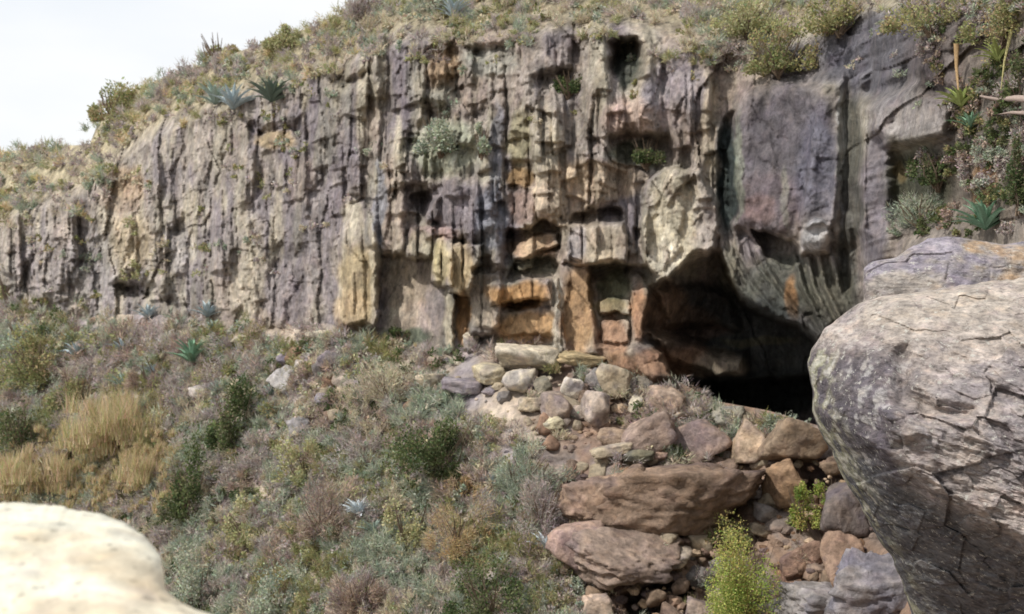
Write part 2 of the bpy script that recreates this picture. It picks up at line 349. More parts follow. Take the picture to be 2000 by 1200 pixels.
def cliff_colour(U, V, X, Z):
    n1 = fbm(X * .9, Z * .35, 0 * X, 4, 3)[..., None]; n2 = fbm(X * 1.7, Z * .3, 0 * X + 4, 4, 9)[..., None]; n3 = fbm(X * 4, Z * 1.1, 0 * X, 3, 31)[..., None]
    c = np.array((.31,.275,.25)) * np.ones(U.shape + (3,))
    def mixin(c, col, m): return c * (1 - m) + np.array(col) * m
    c = mixin(c, PUR, ss(.0, .35, n1)); c = mixin(c, CRM, .8 * ss(.05, .4, n2)); c = mixin(c, PNK, .6 * ss(.1, .4, -n1)); c = mixin(c, GRN, .25 * ss(.12, .4, -n2))
    wu = U + 14 * fbm(X * 2, Z * 2, 0 * X, 3, 51); wv = V + 14 * fbm(X * 2, Z * 2, 0 * X + 9, 3, 52)
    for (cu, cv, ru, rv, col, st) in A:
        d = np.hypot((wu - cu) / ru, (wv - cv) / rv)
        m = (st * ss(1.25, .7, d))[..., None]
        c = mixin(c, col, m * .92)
    leftness = ss(900, 100, U)[..., None]
    c = mixin(c, (.35,.32,.295), .35 * leftness)  # hazy veil over the far left, put into the rock colour
    up = ss(10, -50, V - itp(U, BROW) + 30 * n2[..., 0])[..., None]
    c = mixin(c, (.36,.32,.22), .85 * up)
    n4 = fbm(X * 9, Z * 4.5, 0 * X, 3, 37)[..., None]
    tone = (1.0 + .12 * leftness)
    return c * tone * (1 + .38 * n3 + .40 * n4)

def grid_faces(nr, nc):
    i = np.arange(nr * nc).reshape(nr, nc)
    return np.stack([i[1:, :-1], i[1:, 1:], i[:-1, 1:], i[:-1, :-1]], -1)

# ------------------------------------------------------------------ cliff
us = np.concatenate([np.arange(-700, -10, 14), np.arange(-10, 2011, 2.5), np.arange(2020, 2701, 14)])
NR = 340
tt = np.linspace(0, 1, NR)[:, None]
top = itp(us, SKY)[None]; bot = itp(us, FOOT)[None] + 70
Vg = top + (bot - top) * tt; Ug = np.repeat(us[None], NR, 0)
Y = cliff_base(Ug, Vg)
X = (Ug - 1000) / F * Y; Z = -(Vg - 600) / F * Y
onwall = ss(-70, 30, Vg - itp(Ug, BROW))
wx = X + .35 * fbm(X * .8, Z * .8, 0 * X, 3, 71); wz = Z + .35 * fbm(X * .8, Z * .8, 0 * X + 3, 3, 72)
smoothness = 1 - .5 * poly_mask(Ug, Vg, [(1430,170),(1700,150),(1750,520),(1640,640),(1430,560)], 60)
rel = (.55 * fbm(X * .35, Z * .10, 0 * X, 3, 5) + .55 * blocky(wx * .50, wz * .20, 11) * smoothness + .20 * blocky(wx * 1.3, wz * .42, 12) * smoothness
       + .11 * blocky(wx * 2.9, wz * 1.8, 13) * smoothness + .05 * blocky(wx * 8, wz * 5, 14) * smoothness + .16 * fbm(X * 1.3, Z * .4, 0 * X, 4, 6) + .08 * fbm(X * 6, Z * 4.5, 0 * X, 4, 7, .65) * (.35 + .65 * smoothness))
rel = rel * (.35 + .65 * onwall)
wu = Ug + 10 * fbm(X * 1.5, Z * 1.5, 0 * X, 4, 21) + 4 * fbm(X * 6, Z * 6, 0 * X, 2, 23); wv = Vg + 11 * fbm(X * 1.5, Z * 1.5, 0 * X + 7, 4, 22) + 5 * fbm(X * 6, Z * 6, 0 * X, 2, 24)
feat = 0 * rel
cen0 = poly_mask(Ug, Vg, [(655,390),(1240,390),(1240,330),(1440,330),(1760,200),(1760,700),(1400,800),(880,700),(655,650)], 60)
rough_w = (1 - cen0)
wu = wu + rough_w * 16 * fbm(X * .9, Z * .9, 0 * X, 3, 27); wv = wv + rough_w * 16 * fbm(X * .9, Z * .9, 0 * X + 5, 3, 28)
hole_n = .55 + .45 * ss(-.3, .3, fbm(X * 1.6, Z * 1.6, 0 * X, 3, 29))
cen = poly_mask(Ug, Vg, [(655,390),(1240,390),(1240,560),(1400,700),(1400,780),(880,700),(655,650)], 40)
rel *= 1 - .55 * cen
for (pl, am, sf) in R:
    mu_, mv_ = np.mean(pl, 0); outer = mv_ < 380 or mu_ < 650
    mk_ = poly_mask(wu, wv, pl, sf * (2.0 if outer and mu_ < 1400 else 1.2))
    if outer and mu_ < 1400: mk_ = mk_ * hole_n
    ym = itp(np.mean([p[0] for p in pl]), YC) / 28.0
    if -2.1 < am < 0 and not (mu_ > 1640):       # hollows: deep under their roof, running out towards the sill
        v0_ = min(p[1] for p in pl); v1_ = max(p[1] for p in pl); mk_ = mk_ * (.15 + .85 * ss(1.0, .12, (wv - v0_) / (v1_ - v0_ + 1)))
    if am < -4: mk_ = mk_ * (.22 + .78 * ss(1240, 1430, wu + .5 * (wv - 600)))
    feat = feat + mk_ * am * max(ym, .9)
for (pl, am, wd) in RIBS:
    feat = feat + am * ss(wd * 1.6, 0, line_dist(.85 * Ug + .15 * wu, .85 * Vg + .15 * wv, pl))
# columns of rock that hang down and break off at different heights
COLS = [(744,765,488,.35),(765,792,498,.48),(792,815,509,.5),(815,842,500,.34),(843,862,552,.45),(863,884,558,.55),(885,905,574,.6),(905,923,566,.5),(923,941,520,.6),(941,960,503,.45),(960,985,532,.3),(985,1002,448,.35),
 (1002,1024,458,.45),(1024,1048,440,.55),(1048,1072,428,.6),(1072,1096,444,.55),(1096,1113,512,.3),(1113,1138,508,.35),(1138,1166,518,.45),(1166,1196,511,.38),(1196,1227,516,.3),(1228,1243,498,.3),(1243,1262,522,.5),
 (955,1000,592,.3),(1000,1040,588,.4),(1040,1080,596,.3),(664,690,640,.3),(690,716,632,.45),(716,742,645,.25),(918,940,655,.25),(940,976,640,.4)]
rc = np.random.default_rng(23)
for k in range(150):
    u0 = rc.uniform(-20, 1400); wd_ = rc.uniform(20, 62) * (.7 if u0 < 600 else 1); b_ = float(itp(u0, BROW)); f_ = float(itp(u0, FOOT))
    vb_ = rc.uniform(b_ + 60, f_ - 20) if u0 < 640 else rc.uniform(b_ + 60, 430)
    COLS.append((u0, u0 + wd_, vb_, rc.uniform(.14, .40) * (.62 if u0 < 640 else 1)))
cutn = 5 * fbm(X * 3, Z * 3, 0 * X, 2, 33)
for (a_, b_, vb_, am) in COLS:
    mid = (a_ + b_) / 2; hw_ = (b_ - a_) / 2; sl_ = rc.uniform(-.05, .05); tl_ = rc.uniform(-.35, .35); lenf = rc.uniform(110, 260)
    c0, c1 = np.searchsorted(us, (mid - hw_ * 1.3 - 28, mid + hw_ * 1.3 + 28)); S_ = (slice(None), slice(c0, c1)); V_ = Vg[S_]
    uu_ = (.72 * Ug[S_] + .28 * wu[S_]) - sl_ * (V_ - vb_); t_ = (uu_ - mid) / hw_
    prof_ = ss(1.06, .90, np.abs(t_)) * (.72 + .28 * np.sqrt(np.clip(1 - t_ * t_, 0, 1)))
    cut = vb_ + tl_ * (uu_ - mid) + cutn[S_]
    feat[S_] += am * max(float(itp(mid, YC)) / 30, .9) * prof_ * ss(cut + 3, cut - 3, V_) * ss(-lenf, -lenf * .35, V_ - vb_)
D = Y - rel - feat
PP = ray(Ug, Vg, D)
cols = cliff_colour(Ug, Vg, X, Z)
# ground running back behind the skyline
back = []
for dy, dz in ((.6, -.05), (2, -.1), (6, .1), (20, .6), (60, 1.5), (160, 3)):
    b = PP[0].copy(); b[:, 1] += dy; b[:, 2] += dz; b[:, 0] *= 1 + dy / (b[:, 1] + 1) * .6; back.append(b)
PPx = np.concatenate([np.array(back[::-1]), PP]); colx = np.concatenate([np.repeat(cols[:1], 6, 0), cols])
nr, nc = PPx.shape[:2]
Q = grid_faces(nr, nc).reshape(-1, 4)
# pieces of the wall one can tell apart: own meshes under the cliff
PIECES = [
 ('rock_column', 'yellow rounded rock column', [(660,470),(688,392),(718,390),(740,440),(745,560),(741,644),(660,640)]),
 ('rock_block', 'pinkish overhanging slab with a straight lower edge', [(745,250),(792,245),(796,498),(742,498)]),
 ('rock_block', 'cream angular block', [(800,436),(838,416),(850,440),(845,512),(790,506)]),
 ('rock_block', 'narrow mustard block', [(843,466),(883,466),(886,560),(840,558)]),
 ('rock_block', 'tan overhanging block with a slanting side', [(885,470),(945,478),(923,578),(872,576)]),
 ('rock_pillar', 'thin cream pillar', [(866,579),(887,579),(893,686),(868,686)]),
 ('rock_column', 'grey rounded column', [(916,540),(940,523),(978,528),(977,640),(960,663),(919,654)]),
 ('rock_ledge', 'orange ledge over a hollow', [(979,546),(1070,548),(1070,594),(979,594)]),
 ('rock_wedge', 'pink wedge inside a dark zigzag cleft', [(1000,492),(1040,463),(1089,453),(1089,480),(1040,500),(1004,510)]),
 ('rock_rib', 'pale upright rib', [(1071,548),(1086,542),(1091,580),(1096,640),(1110,692),(1088,692),(1080,620)]),
 ('rock_block', 'large square hanging block', [(1113,436),(1219,434),(1229,470),(1229,514),(1108,515)]),
 ('rock_column', 'orange brown column', [(1093,518),(1150,518),(1166,600),(1172,704),(1114,704),(1094,600)]),
 ('rock_ledge', 'olive ledge', [(1170,581),(1228,578),(1230,614),(1172,614)]),
 ('rock_block', 'reddish brown block beside the cave', [(1233,560),(1264,558),(1275,585),(1267,664),(1233,664)]),
 ('rock_curtain', 'pale lichen-spotted curtain with a jagged lower edge', [(1259,350),(1300,326),(1370,326),(1404,420),(1400,488),(1350,504),(1332,524),(1308,552),(1288,555),(1259,522),(1254,440)]),
 ('rock_slab', 'smooth dark purple slab', [(1440,190),(1500,160),(1556,180),(1545,300),(1556,440),(1540,468),(1470,446),(1440,438)]),
 ('rock_block', 'white-streaked grey block', [(1559,438),(1590,425),(1626,436),(1628,502),(1557,494)]),
 ('rock_column', 'dark green-grey vertical column', [(1642,200),(1676,190),(1683,480),(1692,590),(1640,600),(1636,440)]),
 ('rock_bulge', 'pale grey bulge above a hollow', [(1702,190),(1800,162),(1852,188),(1852,272),(1745,290),(1702,262)]),
 ('rock_slab', 'dark purple leaning slab', [(508,602),(540,512),(562,506),(574,560),(566,644),(512,634)]),
 ('rock_face', 'ochre patch of wall', [(204,422),(292,422),(302,548),(212,552)]),
 ('rock_rib', 'curved pale rib at the edge of the cave', [(1394,300),(1410,300),(1411,400),(1421,488),(1448,560),(1490,598),(1476,612),(1430,574),(1402,495),(1392,400)]),
 ('rock_rib', 'curved hanging rib', [(1484,494),(1498,488),(1518,536),(1553,596),(1598,646),(1586,658),(1538,604),(1502,544)]),
 ('rock_rib', 'curved hanging rib beside an orange stain', [(1546,505),(1558,502),(1572,552),(1606,622),(1620,656),(1608,664),(1594,628),(1560,558)]),
 ('rock_face', 'orange stained strip between two ribs', [(1532,545),(1548,530),(1566,590),(1590,640),(1560,620)]),
]
cu = np.concatenate([np.repeat(Ug[:1], 6, 0), wu])[:-1, :-1].reshape(-1); cv = np.concatenate([np.repeat(Vg[:1] - 900, 6, 0), wv])[:-1, :-1].reshape(-1)
owner = np.full(len(Q), -1)
for k, (nm, lb, pl) in enumerate(PIECES):
    owner[(poly_mask(cu, cv, pl, .1) > .5) & (owner < 0)] = k
Pf = PPx.reshape(-1, 3); Cf = colx.reshape(-1, 3)
def sub(name, sel, mat, parent=None):
    q = Q[sel]; ids, inv = np.unique(q, return_inverse=True)
    return mk(name, Pf[ids], inv.reshape(-1, 4), Cf[ids], mat, parent, smooth=True)
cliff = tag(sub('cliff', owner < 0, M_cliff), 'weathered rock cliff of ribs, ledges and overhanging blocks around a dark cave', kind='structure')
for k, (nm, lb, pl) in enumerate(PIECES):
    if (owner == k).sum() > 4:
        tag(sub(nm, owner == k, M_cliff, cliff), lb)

# ------------------------------------------------------------------ hillside
hu = np.concatenate([np.arange(-700, -10, 20), np.arange(-10, 2011, 5), np.arange(2020, 2701, 20)])
vv0 = np.concatenate([np.linspace(-14, 0, 4), np.arange(4, 620, 4.0), np.linspace(640, 1900, 40)])
Uh = np.repeat(hu[None], len(vv0), 0); Vh = itp(Uh, FOOT) + vv0[:, None]
Yh = hill_Y(Uh, Vh)
Xh = (Uh - 1000) / F * Yh; Zh = -(Vh - 600) / F * Yh
def hill_relief(X, Z, v0):
    k_ = 1 + 1.0 * ss(.8, 2.2, X)
    return k_ * (.4 * fbm(X * .3, Z * .3, 0 * X, 3, 41) + .22 * fbm(X * 1.2, Z * 1.4, 0 * X, 4, 42) + .16 * blocky(X * 1.6, Z * 1.9, 43) + .09 * blocky(X * 4, Z * 5, 46)) * ss(-10, 60, v0)
rr = hill_relief(Xh, Zh, vv0[:, None] + 0 * Uh)
dip = poly_mask(Uh, Vh, [(1215,1165),(1290,1135),(1360,1140),(1330,1185),(1290,1215),(1230,1205)], 14) * -1.6 + poly_mask(Uh, Vh, [(1150,1025),(1300,1018),(1420,1030),(1300,1048),(1160,1042)], 14) * -.7 \
    + poly_mask(Uh, Vh, [(1560,900),(1680,900),(1740,1040),(1600,1060),(1570,980)], 30) * -1.2 + poly_mask(Uh, Vh, [(1040,725),(1120,720),(1140,760),(1080,790),(1030,770)], 14) * -.5
Yh2 = Yh - rr - dip
Ph = ray(Uh, Vh, Yh2)
n1 = fbm(Xh * .8, Zh * .8, 0 * Xh, 4, 44)[..., None]; n2 = fbm(Xh * 2.5, Zh * 2.5, 0 * Xh, 3, 45)[..., None]
def lerp(a, b, m): return np.array(a) * (1 - m) + np.array(b) * m
ch = lerp((.40,.34,.28), (.31,.28,.29), ss(-.2, .3, n1))
ch = lerp(ch, lerp((.29,.20,.15), (.20,.165,.15), ss(-.2, .2, n2)), (ss(950, 1150, Uh))[..., None] * .9)
ch = ch * (1 + .5 * n2)
hill = mk('hillside', Ph, grid_faces(*Uh.shape).reshape(-1, 4), ch.reshape(-1, 3), M_soil, smooth=True)
tag(hill, 'stony reddish soil slope below the cliff', kind='structure')

# near bank, ravine and far country: one sheet to the horizon
gx = np.concatenate([[-900, -400, -150, -60], np.arange(-30, 31, .8), [60, 150, 400, 900]]); gy = np.concatenate([[-900, -300, -100, -30, -12], np.arange(-6, 16, .35), [20, 30]])
GX, GY = np.meshgrid(gx, gy)
GZ = -1.85 + .12 * fbm(GX * .7, GY * .7, 0 * GX, 3, 61) - 9.6 * ss(5.3, 10.5, GY + .05 * GX) + .3 * fbm(GX * .4, GY * .4, 0 * GX, 3, 62) * ss(6, 9, GY)
GF = grid_faces(*GX.shape)[..., ::-1].reshape(-1, 4)
tag(mk('ground', np.stack([GX, GY, GZ], -1), GF, np.array((.33, .27, .2)) * (1 + .2 * fbm(GX, GY, 0 * GX, 2, 63)).reshape(-1, 1), M_soil, smooth=True), 'dry earth of the near bank and the ravine floor', kind='structure')

# ------------------------------------------------------------------ boulders
def ico(level):
    import bmesh
    bm = bmesh.new(); bmesh.ops.create_icosphere(bm, subdivisions=level, radius=1.0)
    V = np.array([v.co[:] for v in bm.verts]); Fx = np.array([[v.index for v in f.verts] for f in bm.faces]); bm.free(); return V, Fx
ICO = {k: ico(k) for k in (3, 4, 5)}
def stone(seed, level, planes=6, boxy=.5, edge=70.0, rough=.05, broken=.07):
    r = np.random.default_rng(seed); V, Fx = ICO[level]
    nrm = r.normal(size=(planes, 3)); nrm /= np.linalg.norm(nrm, axis=1, keepdims=True)
    box = np.array([(1,0,0),(-1,0,0),(0,1,0),(0,-1,0),(0,0,1),(0,0,-1)], float) + r.normal(size=(6, 3)) * .30
    box /= np.linalg.norm(box, axis=1, keepdims=True)
    chip = r.normal(size=(8, 3)); chip /= np.linalg.norm(chip, axis=1, keepdims=True)
    nrm = np.concatenate([nrm, box, chip]); d = np.concatenate([r.uniform(.62, 1.0, planes), r.uniform(.55, .76, 6), r.uniform(.85, 1.1, 8)])
    dots = V @ nrm.T
    inv = np.clip(dots, 1e-3, None) / d
    mxi = inv.max(1); k = mxi * ((inv / mxi[:, None]) ** edge).sum(1) ** (1 / edge)         # smooth maximum: soft but clear edges
    rad = 1 / k
    rad = rad * (1 + rough * .9 * fbm(V[:, 0] * 2 + seed, V[:, 1] * 2, V[:, 2] * 2, 3, seed % 97) + rough * fbm(V[:, 0] * 7, V[:, 1] * 7, V[:, 2] * 7 + seed, 3, seed % 89))
    W_ = V * rad[:, None]; q = seed % 50
    rad = rad * (1 + broken * blocky(W_[:, 0] * 2.2 + W_[:, 1] * .9 + q, W_[:, 2] * 2.6 - W_[:, 1] * .7, seed % 61) + broken * .5 * blocky(W_[:, 0] * 6 - W_[:, 1] + q, W_[:, 2] * 7 + W_[:, 1] * 2, seed % 53))
    return V * rad[:, None], Fx
def rotz(V, a):
    c, s = math.cos(a), math.sin(a); return np.stack([V[:, 0] * c - V[:, 1] * s, V[:, 0] * s + V[:, 1] * c, V[:, 2]], -1)
def roty(V, a):
    c, s = math.cos(a), math.sin(a); return np.stack([V[:, 0] * c + V[:, 2] * s, V[:, 1], -V[:, 0] * s + V[:, 2] * c], -1)
def boulder(u, v, wpx, hpx, col, label, seed, tilt=0, depth=None, boxy=.5, dy=0.0, level=4, group='boulders fallen below the cliff', rough=.05, name='boulder', planes=6, col2=None):
    vb = v + hpx * .40
    Yb = float(hill_Y(np.array(u), np.array(max(vb, itp(u, FOOT)))))
    xx = (u - 1000) / F * Yb; zz = -(vb - 600) / F * Yb
    Yb = Yb - float(hill_relief(np.array([xx]), np.array([zz]), np.array([max(vb - itp(u, FOOT), 0)]))[0]) + dy
    hw = wpx * 1.1 / 2 / F * Yb; hh = hpx * 1.12 / 2 / F * Yb; Yb -= hw * (.25 if wpx < 150 else .05)
    hd = depth if depth else (hw + hh) / 2
    V, Fx = stone(seed, level, planes, boxy, rough=rough, broken=.15 if wpx > 150 else .085)
    ext = (np.abs(V).max(0)); V = V / ext
    V = V * np.array([hw * 1.0, hd, hh]); V = roty(V, math.radians(tilt))
    cn = ray(u, v, Yb)
    n = fbm(V[:, 0] / hw * 1.4 + seed, V[:, 1] / hw * 1.4, V[:, 2] / hw * 1.4, 4, 5)[:, None]
    c = np.array(col) * (1 + .35 * n) * (1 + .5 * fbm(V[:, 0] * 9, V[:, 1] * 9, V[:, 2] * 9 + seed, 3, 15)[:, None])
    c2 = np.array(col2 if col2 else (col[0] * .72, col[1] * .74, col[2] * .85))
    c = lerp(c, c2, ss(.05, .35, n))
    o = mk(name, V, Fx, c, M_boulder, smooth=True); o.location = tuple(cn)
    tag(o, label, 'boulder' if name == 'boulder' else 'rock', group)
    return o
BC = (.46,.39,.29); BW = (.60,.54,.44); BP = (.44,.37,.32); BB = (.29,.215,.16); BG = (.29,.27,.265); BR = (.31,.205,.15)
B = [
 (918,668,34,34,BW,'small pale cube-shaped stone at the foot of the thin cream pillar',0,.9),
 (1030,699,118,54,BW,'largest cream boulder, lying flat against the cliff foot',6,.4),
 (1142,702,100,30,YEL,'low ochre slab resting under the orange brown column',3,.9),
 (958,730,70,40,(.50,.44,.32),'low ochre-cream boulder beside the flat cream boulder',-8,.3),
 (1017,742,66,50,BW,'angular pale boulder just below the flat cream boulder',12,.5),
 (1062,752,40,40,(.25,.23,.18),'dark olive stone wedged right of the angular pale boulder',0,.4),
 (1118,757,46,44,(.66,.60,.52),'bright white-faced angular stone sitting on the brown cube stone',-20,.8),
 (1203,748,80,62,BC,'beige rounded-top boulder below the orange brown column',10,.5),
 (1036,788,48,30,BC,'small beige stone in the dark gap under the pale boulders',0,.4),
 (1090,800,66,62,(.36,.29,.24),'brown cube-shaped boulder with a pale left side',0,1.),
 (1078,826,46,26,(.50,.45,.32),'cream block at the lower corner of the brown cube boulder',0,.9),
 (1168,800,64,86,BP,'upright pinkish-grey boulder pitted with dark holes',-4,.6),
 (1196,848,60,36,(.33,.25,.19),'brown stone under the upright pitted boulder',0,.5),
 (1262,752,34,34,(.30,.27,.22),'small dark hollowed stone by the cave mouth floor',0,.4),
 (1243,790,30,34,BW,'small curved whitish stone between larger brown ones',15,.3),
 (1298,782,96,56,(.40,.31,.25),'brown ridge-shaped boulder on the cave threshold',8,.4),
 (1352,806,104,26,(.56,.48,.36),'flat cream slab lying on the cave threshold',-2,.9),
 (1420,815,80,44,(.37,.35,.29),'grey-olive boulder at the edge of the black cave',5,.5),
 (1262,848,128,68,(.35,.27,.23),'wide pinkish slab tilted down to one side with a shadowed edge',-24,.9),
 (1350,858,112,80,(.34,.26,.22),'pinkish brown leaning slab next to the wide tilted slab',-35,.7),
 (1194,880,84,28,BC,'thin pale wedge-shaped stone below the upright boulder',-12,.8),
 (1250,890,64,34,(.20,.19,.14),'dark flat stone under the wide pinkish slab',0,.5),
 (1288,888,40,28,(.48,.34,.27),'small pink stone under the tip of the tilted slab',0,.6),
 (1466,868,92,84,(.44,.34,.25),'orange-beige angular boulder with a bright left face',14,.6),
 (1550,866,120,92,(.30,.23,.17),'big brown boulder below the cave by the lichen rock',8,.5),
 (1603,878,44,44,(.30,.28,.28),'small grey stone between brown boulder and lichen rock',0,.4),
 (1532,948,92,88,(.34,.23,.15),'rusty brown boulder above the bright green bush',0,.3),
 (1646,1000,100,120,(.20,.17,.16),'dark upright boulder with reddish top under the lichen rock',0,.5),
 (1340,972,340,140,(.26,.19,.145),'huge brown crumbling outcrop below the tilted slabs',-4,.3),
 (1190,985,190,140,(.31,.225,.17),'reddish earth-covered outcrop left of the huge brown one',-6,.2),
 (1565,1098,100,86,(.30,.20,.155),'red-brown pointed boulder right of the bright green bush',-24,.6),
 (1652,1098,90,110,(.30,.21,.16),'second red-brown boulder, nearer the lichen rock',-18,.6),
 (1720,1150,240,140,(.29,.27,.28),'broad rounded grey boulder at the bottom edge of the picture',6,.2),
 (1620,1180,200,70,(.31,.29,.29),'low grey boulder sunk in brush below the red-brown ones',0,.2),
 (1215,1095,230,110,(.31,.24,.20),'pinkish grey outcrop above the dark hollow',4,.3),
 (1130,1060,120,80,(.40,.29,.24),'earthy pink mound on the lower slope',0,.2),
 (1160,1190,70,60,(.48,.38,.31),'pale pinkish stone at the bottom edge left of the dark hollow',-20,.4),
 (1370,1190,90,60,(.34,.27,.23),'brown stone at the bottom edge right of the dark hollow',20,.4),
 (900,752,84,34,(.30,.27,.29),'purple-grey flat stone with a dark gap underneath',4,.4),
 (840,745,60,30,(.46,.40,.30),'cream stone on the path left of the purple-grey flat stone',0,.3),
 (628,655,56,20,BW,'flat whitish stone near the foot of the yellow column',-6,.6),
 (590,830,58,44,GRY,'grey lumpy stone in the dry brush of the middle slope',10,.4),
 (552,745,60,56,(.50,.48,.48),'light grey upright stone among agaves on the slope',14,.6),
 (393,768,44,36,(.56,.52,.50),'whitish stone above the dark green shrub',10,.5),
 (478,665,44,26,CRM,'cream stone under the dark leaning slab',0,.4),
 (650,705,54,40,(.34,.30,.30),'mauve-grey stone on the scree by the cliff foot',12,.5),
 (592,718,42,34,(.44,.40,.38),'pale grey stone on the scree left of the mauve one',-14,.5),
 (690,760,44,34,(.40,.34,.31),'brownish grey stone low on the scree',12,.5),
 (632,780,40,30,(.30,.28,.31),'bluish stone low on the scree',0,.5),
 (1400,1020,40,34,(.56,.50,.46),'small whitish stone in the crack above the bright bush',0,.5),
 (560,700,36,28,(.29,.26,.29),'small purple stone at the top of the scree',0,.5),
 (1310,1095,80,40,(.42,.36,.30),'pale ledge stone capping the dark hollow',0,.5),
]
for i, (u, v, wp, hp, c, lb, tl, bx) in enumerate(B):
    boulder(u, v, wp, hp, c, lb, 100 + i * 7, tilt=tl, boxy=bx, rough=.09 if wp > 150 else .045, level=5 if wp > 150 else 4)

# small angular stones nothing tells apart, lying thick between the boulders
fill = [stone(700 + i, 3, 5, .6, rough=.04) for i in range(7)]
fill_me = []
for i, (V_, F_) in enumerate(fill):
    cb = np.array([BC, BP, BB, BR, BG, (.27,.20,.16), (.44,.37,.28)][i])
    nn_ = fbm(V_[:, 0] * 2 + i, V_[:, 1] * 2, V_[:, 2] * 2, 3, 66)[:, None]
    oo = mk('stone', V_, F_, cb * .80 * (1 + .5 * nn_), M_boulder, smooth=True, link=False); fill_me.append(oo.data)
zones = [((1020, 1620, 700, 930), 165), ((1130, 1640, 900, 1230), 110), ((560, 900, 650, 830), 42)]
for (x0, x1, y0, y1), cnt in zones:
    for _ in range(cnt):
        uu = rng.uniform(x0, x1); v_ = rng.uniform(y0, y1)
        if v_ < float(itp(uu, FOOT)) + 8: continue
        Yb = float(hill_Y(np.array(uu), np.array(v_))); xx = (uu - 1000) / F * Yb; zz = -(v_ - 600) / F * Yb
        Yb -= float(hill_relief(np.array([xx]), np.array([zz]), np.array([v_ - float(itp(uu, FOOT))]))[0]); r_ = (7 + 22 * rng.uniform() ** 1.6) / F * Yb
        o = bpy.data.objects.new('stone', fill_me[rng.integers(0, 7)]); C.objects.link(o)
        o.location = tuple(ray(uu, v_, Yb - r_ * .2)); o.scale = (r_ * rng.uniform(.9, 1.5), r_, r_ * rng.uniform(.6, 1.1)); o.rotation_euler = (rng.uniform(-.4, .4), rng.uniform(-.6, .6), rng.uniform(0, 6))
        ci = fill_me.index(o.data); cw = ('beige', 'pinkish', 'dark brown', 'rust-red', 'grey', 'olive-brown', 'tan')[ci]
        if y0 == 700: lb = 'small %s stone lying between the boulders just below the cave' % cw
        elif x0 > 1000: lb = 'small %s stone low on the slope around the huge brown outcrop' % cw
        else: lb = 'small %s stone on the scree at the cliff foot' % cw
        tag(o, lb, 'stone', lb.replace('small %s stone' % cw, '%s stones' % cw))

# ------------------------------------------------------------------ the two near rocks: closed bodies fitted round an outline
def near_rock(name, outline, centre, Yc, T, Tback, surf, colf, mat, nth=560, nrg=220, tilt=None):
    ol = np.array(outline, float); c = np.array(centre, float)
    th0 = np.arctan2(ol[:, 1] - c[1], ol[:, 0] - c[0]); od = np.argsort(th0); th0 = th0[od]; rd = np.hypot(ol[:, 0] - c[0], ol[:, 1] - c[1])[od]
    th = np.linspace(-np.pi, np.pi, nth, endpoint=False)
    # straight outline segments: intersect in polar form
    rad = np.zeros(nth)
    P2 = ol[od]; n = len(P2)
    for i in range(nth):
        d = np.array([math.cos(th[i]), math.sin(th[i])]); j = np.searchsorted(th0, th[i]) % n; a = P2[j - 1] - c; b = P2[j] - c
        e = b - a; den = d[0] * e[1] - d[1] * e[0]; rad[i] = (a[0] * e[1] - a[1] * e[0]) / den
    k = np.ones(5) / 5; rad = np.convolve(np.concatenate([rad[-2:], rad, rad[:2]]), k, 'valid')
    rad = rad * (1 + .006 * vn(np.cos(th) * 14, np.sin(th) * 14, 0 * th, 8) + .004 * vn(np.cos(th) * 40, np.sin(th) * 40, 0 * th, 9))
    ph = np.linspace(0, np.pi, nrg)[1:-1]
    rr_ = np.sin(ph) ** .75
    wn = nth // 8; rm = np.min([np.roll(rad, q) for q in range(-wn // 2 - 2, wn // 2 + 3)], 0); kk = np.hanning(wn); kk /= kk.sum(); m_ = wn; rs = np.convolve(np.concatenate([rm[-m_:], rm, rm[:m_]]), kk, 'same')[m_:-m_]
    bl = (rr_ ** 5)[:, None]; RE = rs[None] * (1 - bl) * .97 + rad[None] * bl; RE = RE * rr_[:, None]
    U = c[0] + RE * np.cos(th); V = c[1] + RE * np.sin(th)
    prof = np.sign(np.cos(ph)) * np.abs(np.cos(ph)) ** .5
    front = ph < np.pi / 2
    Yc = Yc - (tilt(U, V) if tilt else 0 * U)
    Yv = np.where(front[:, None], Yc - T * np.clip(prof, 0, 1)[:, None] , Yc + Tback * np.clip(-prof, 0, 1)[:, None])
    amt = np.where(front, np.clip(prof * 1.6, 0, 1), 0)[:, None]; am2 = np.where(front, np.clip(prof, 0, 1) ** 1.5, 0)[:, None]
    s1, s2 = surf(U, V); Yv = Yv - amt * s1 - am2 * s2
    # back half drawn straight back, not fanned out
    P = ray(U, V, Yv)
    cc = colf(U, V, P)
    N = len(ph); idx = np.arange(N * nth).reshape(N, nth); nx = np.roll(idx, -1, 1)
    Fq = np.stack([idx[:-1], idx[1:], nx[1:], nx[:-1]], -1).reshape(-1, 4)
    Vv = P.reshape(-1, 3); Cc = cc.reshape(-1, 3)
    o = mk(name, Vv, np.concatenate([Fq, np.stack([idx[0, 0::2], idx[0, 1::2], np.roll(idx[0, 0::2], -1), np.roll(idx[0, 0::2], -1)], -1)[:0]]), Cc, mat, smooth=True)
    me = o.data
    import bmesh
    bm = bmesh.new(); bm.from_mesh(me); bm.verts.ensure_lookup_table()
    for ring, rev in ((idx[0], False), (idx[-1], True)):
        mid = Vv[ring].mean(0); mv = bm.verts.new(mid); bm.verts.ensure_lookup_table()
        L = bm.verts.layers.float_color['Col']; mv[L] = bm.verts[int(ring[0])][L]
        for a_, b_ in zip(ring, np.roll(ring, -1)):
            t3 = (bm.verts[int(a_)], bm.verts[int(b_)], mv)
            f = bm.faces.new(t3 if not rev else t3[::-1]); f.smooth = True
    bmesh.ops.recalc_face_normals(bm, faces=bm.faces)
    bm.to_mesh(me); bm.free()
    return o
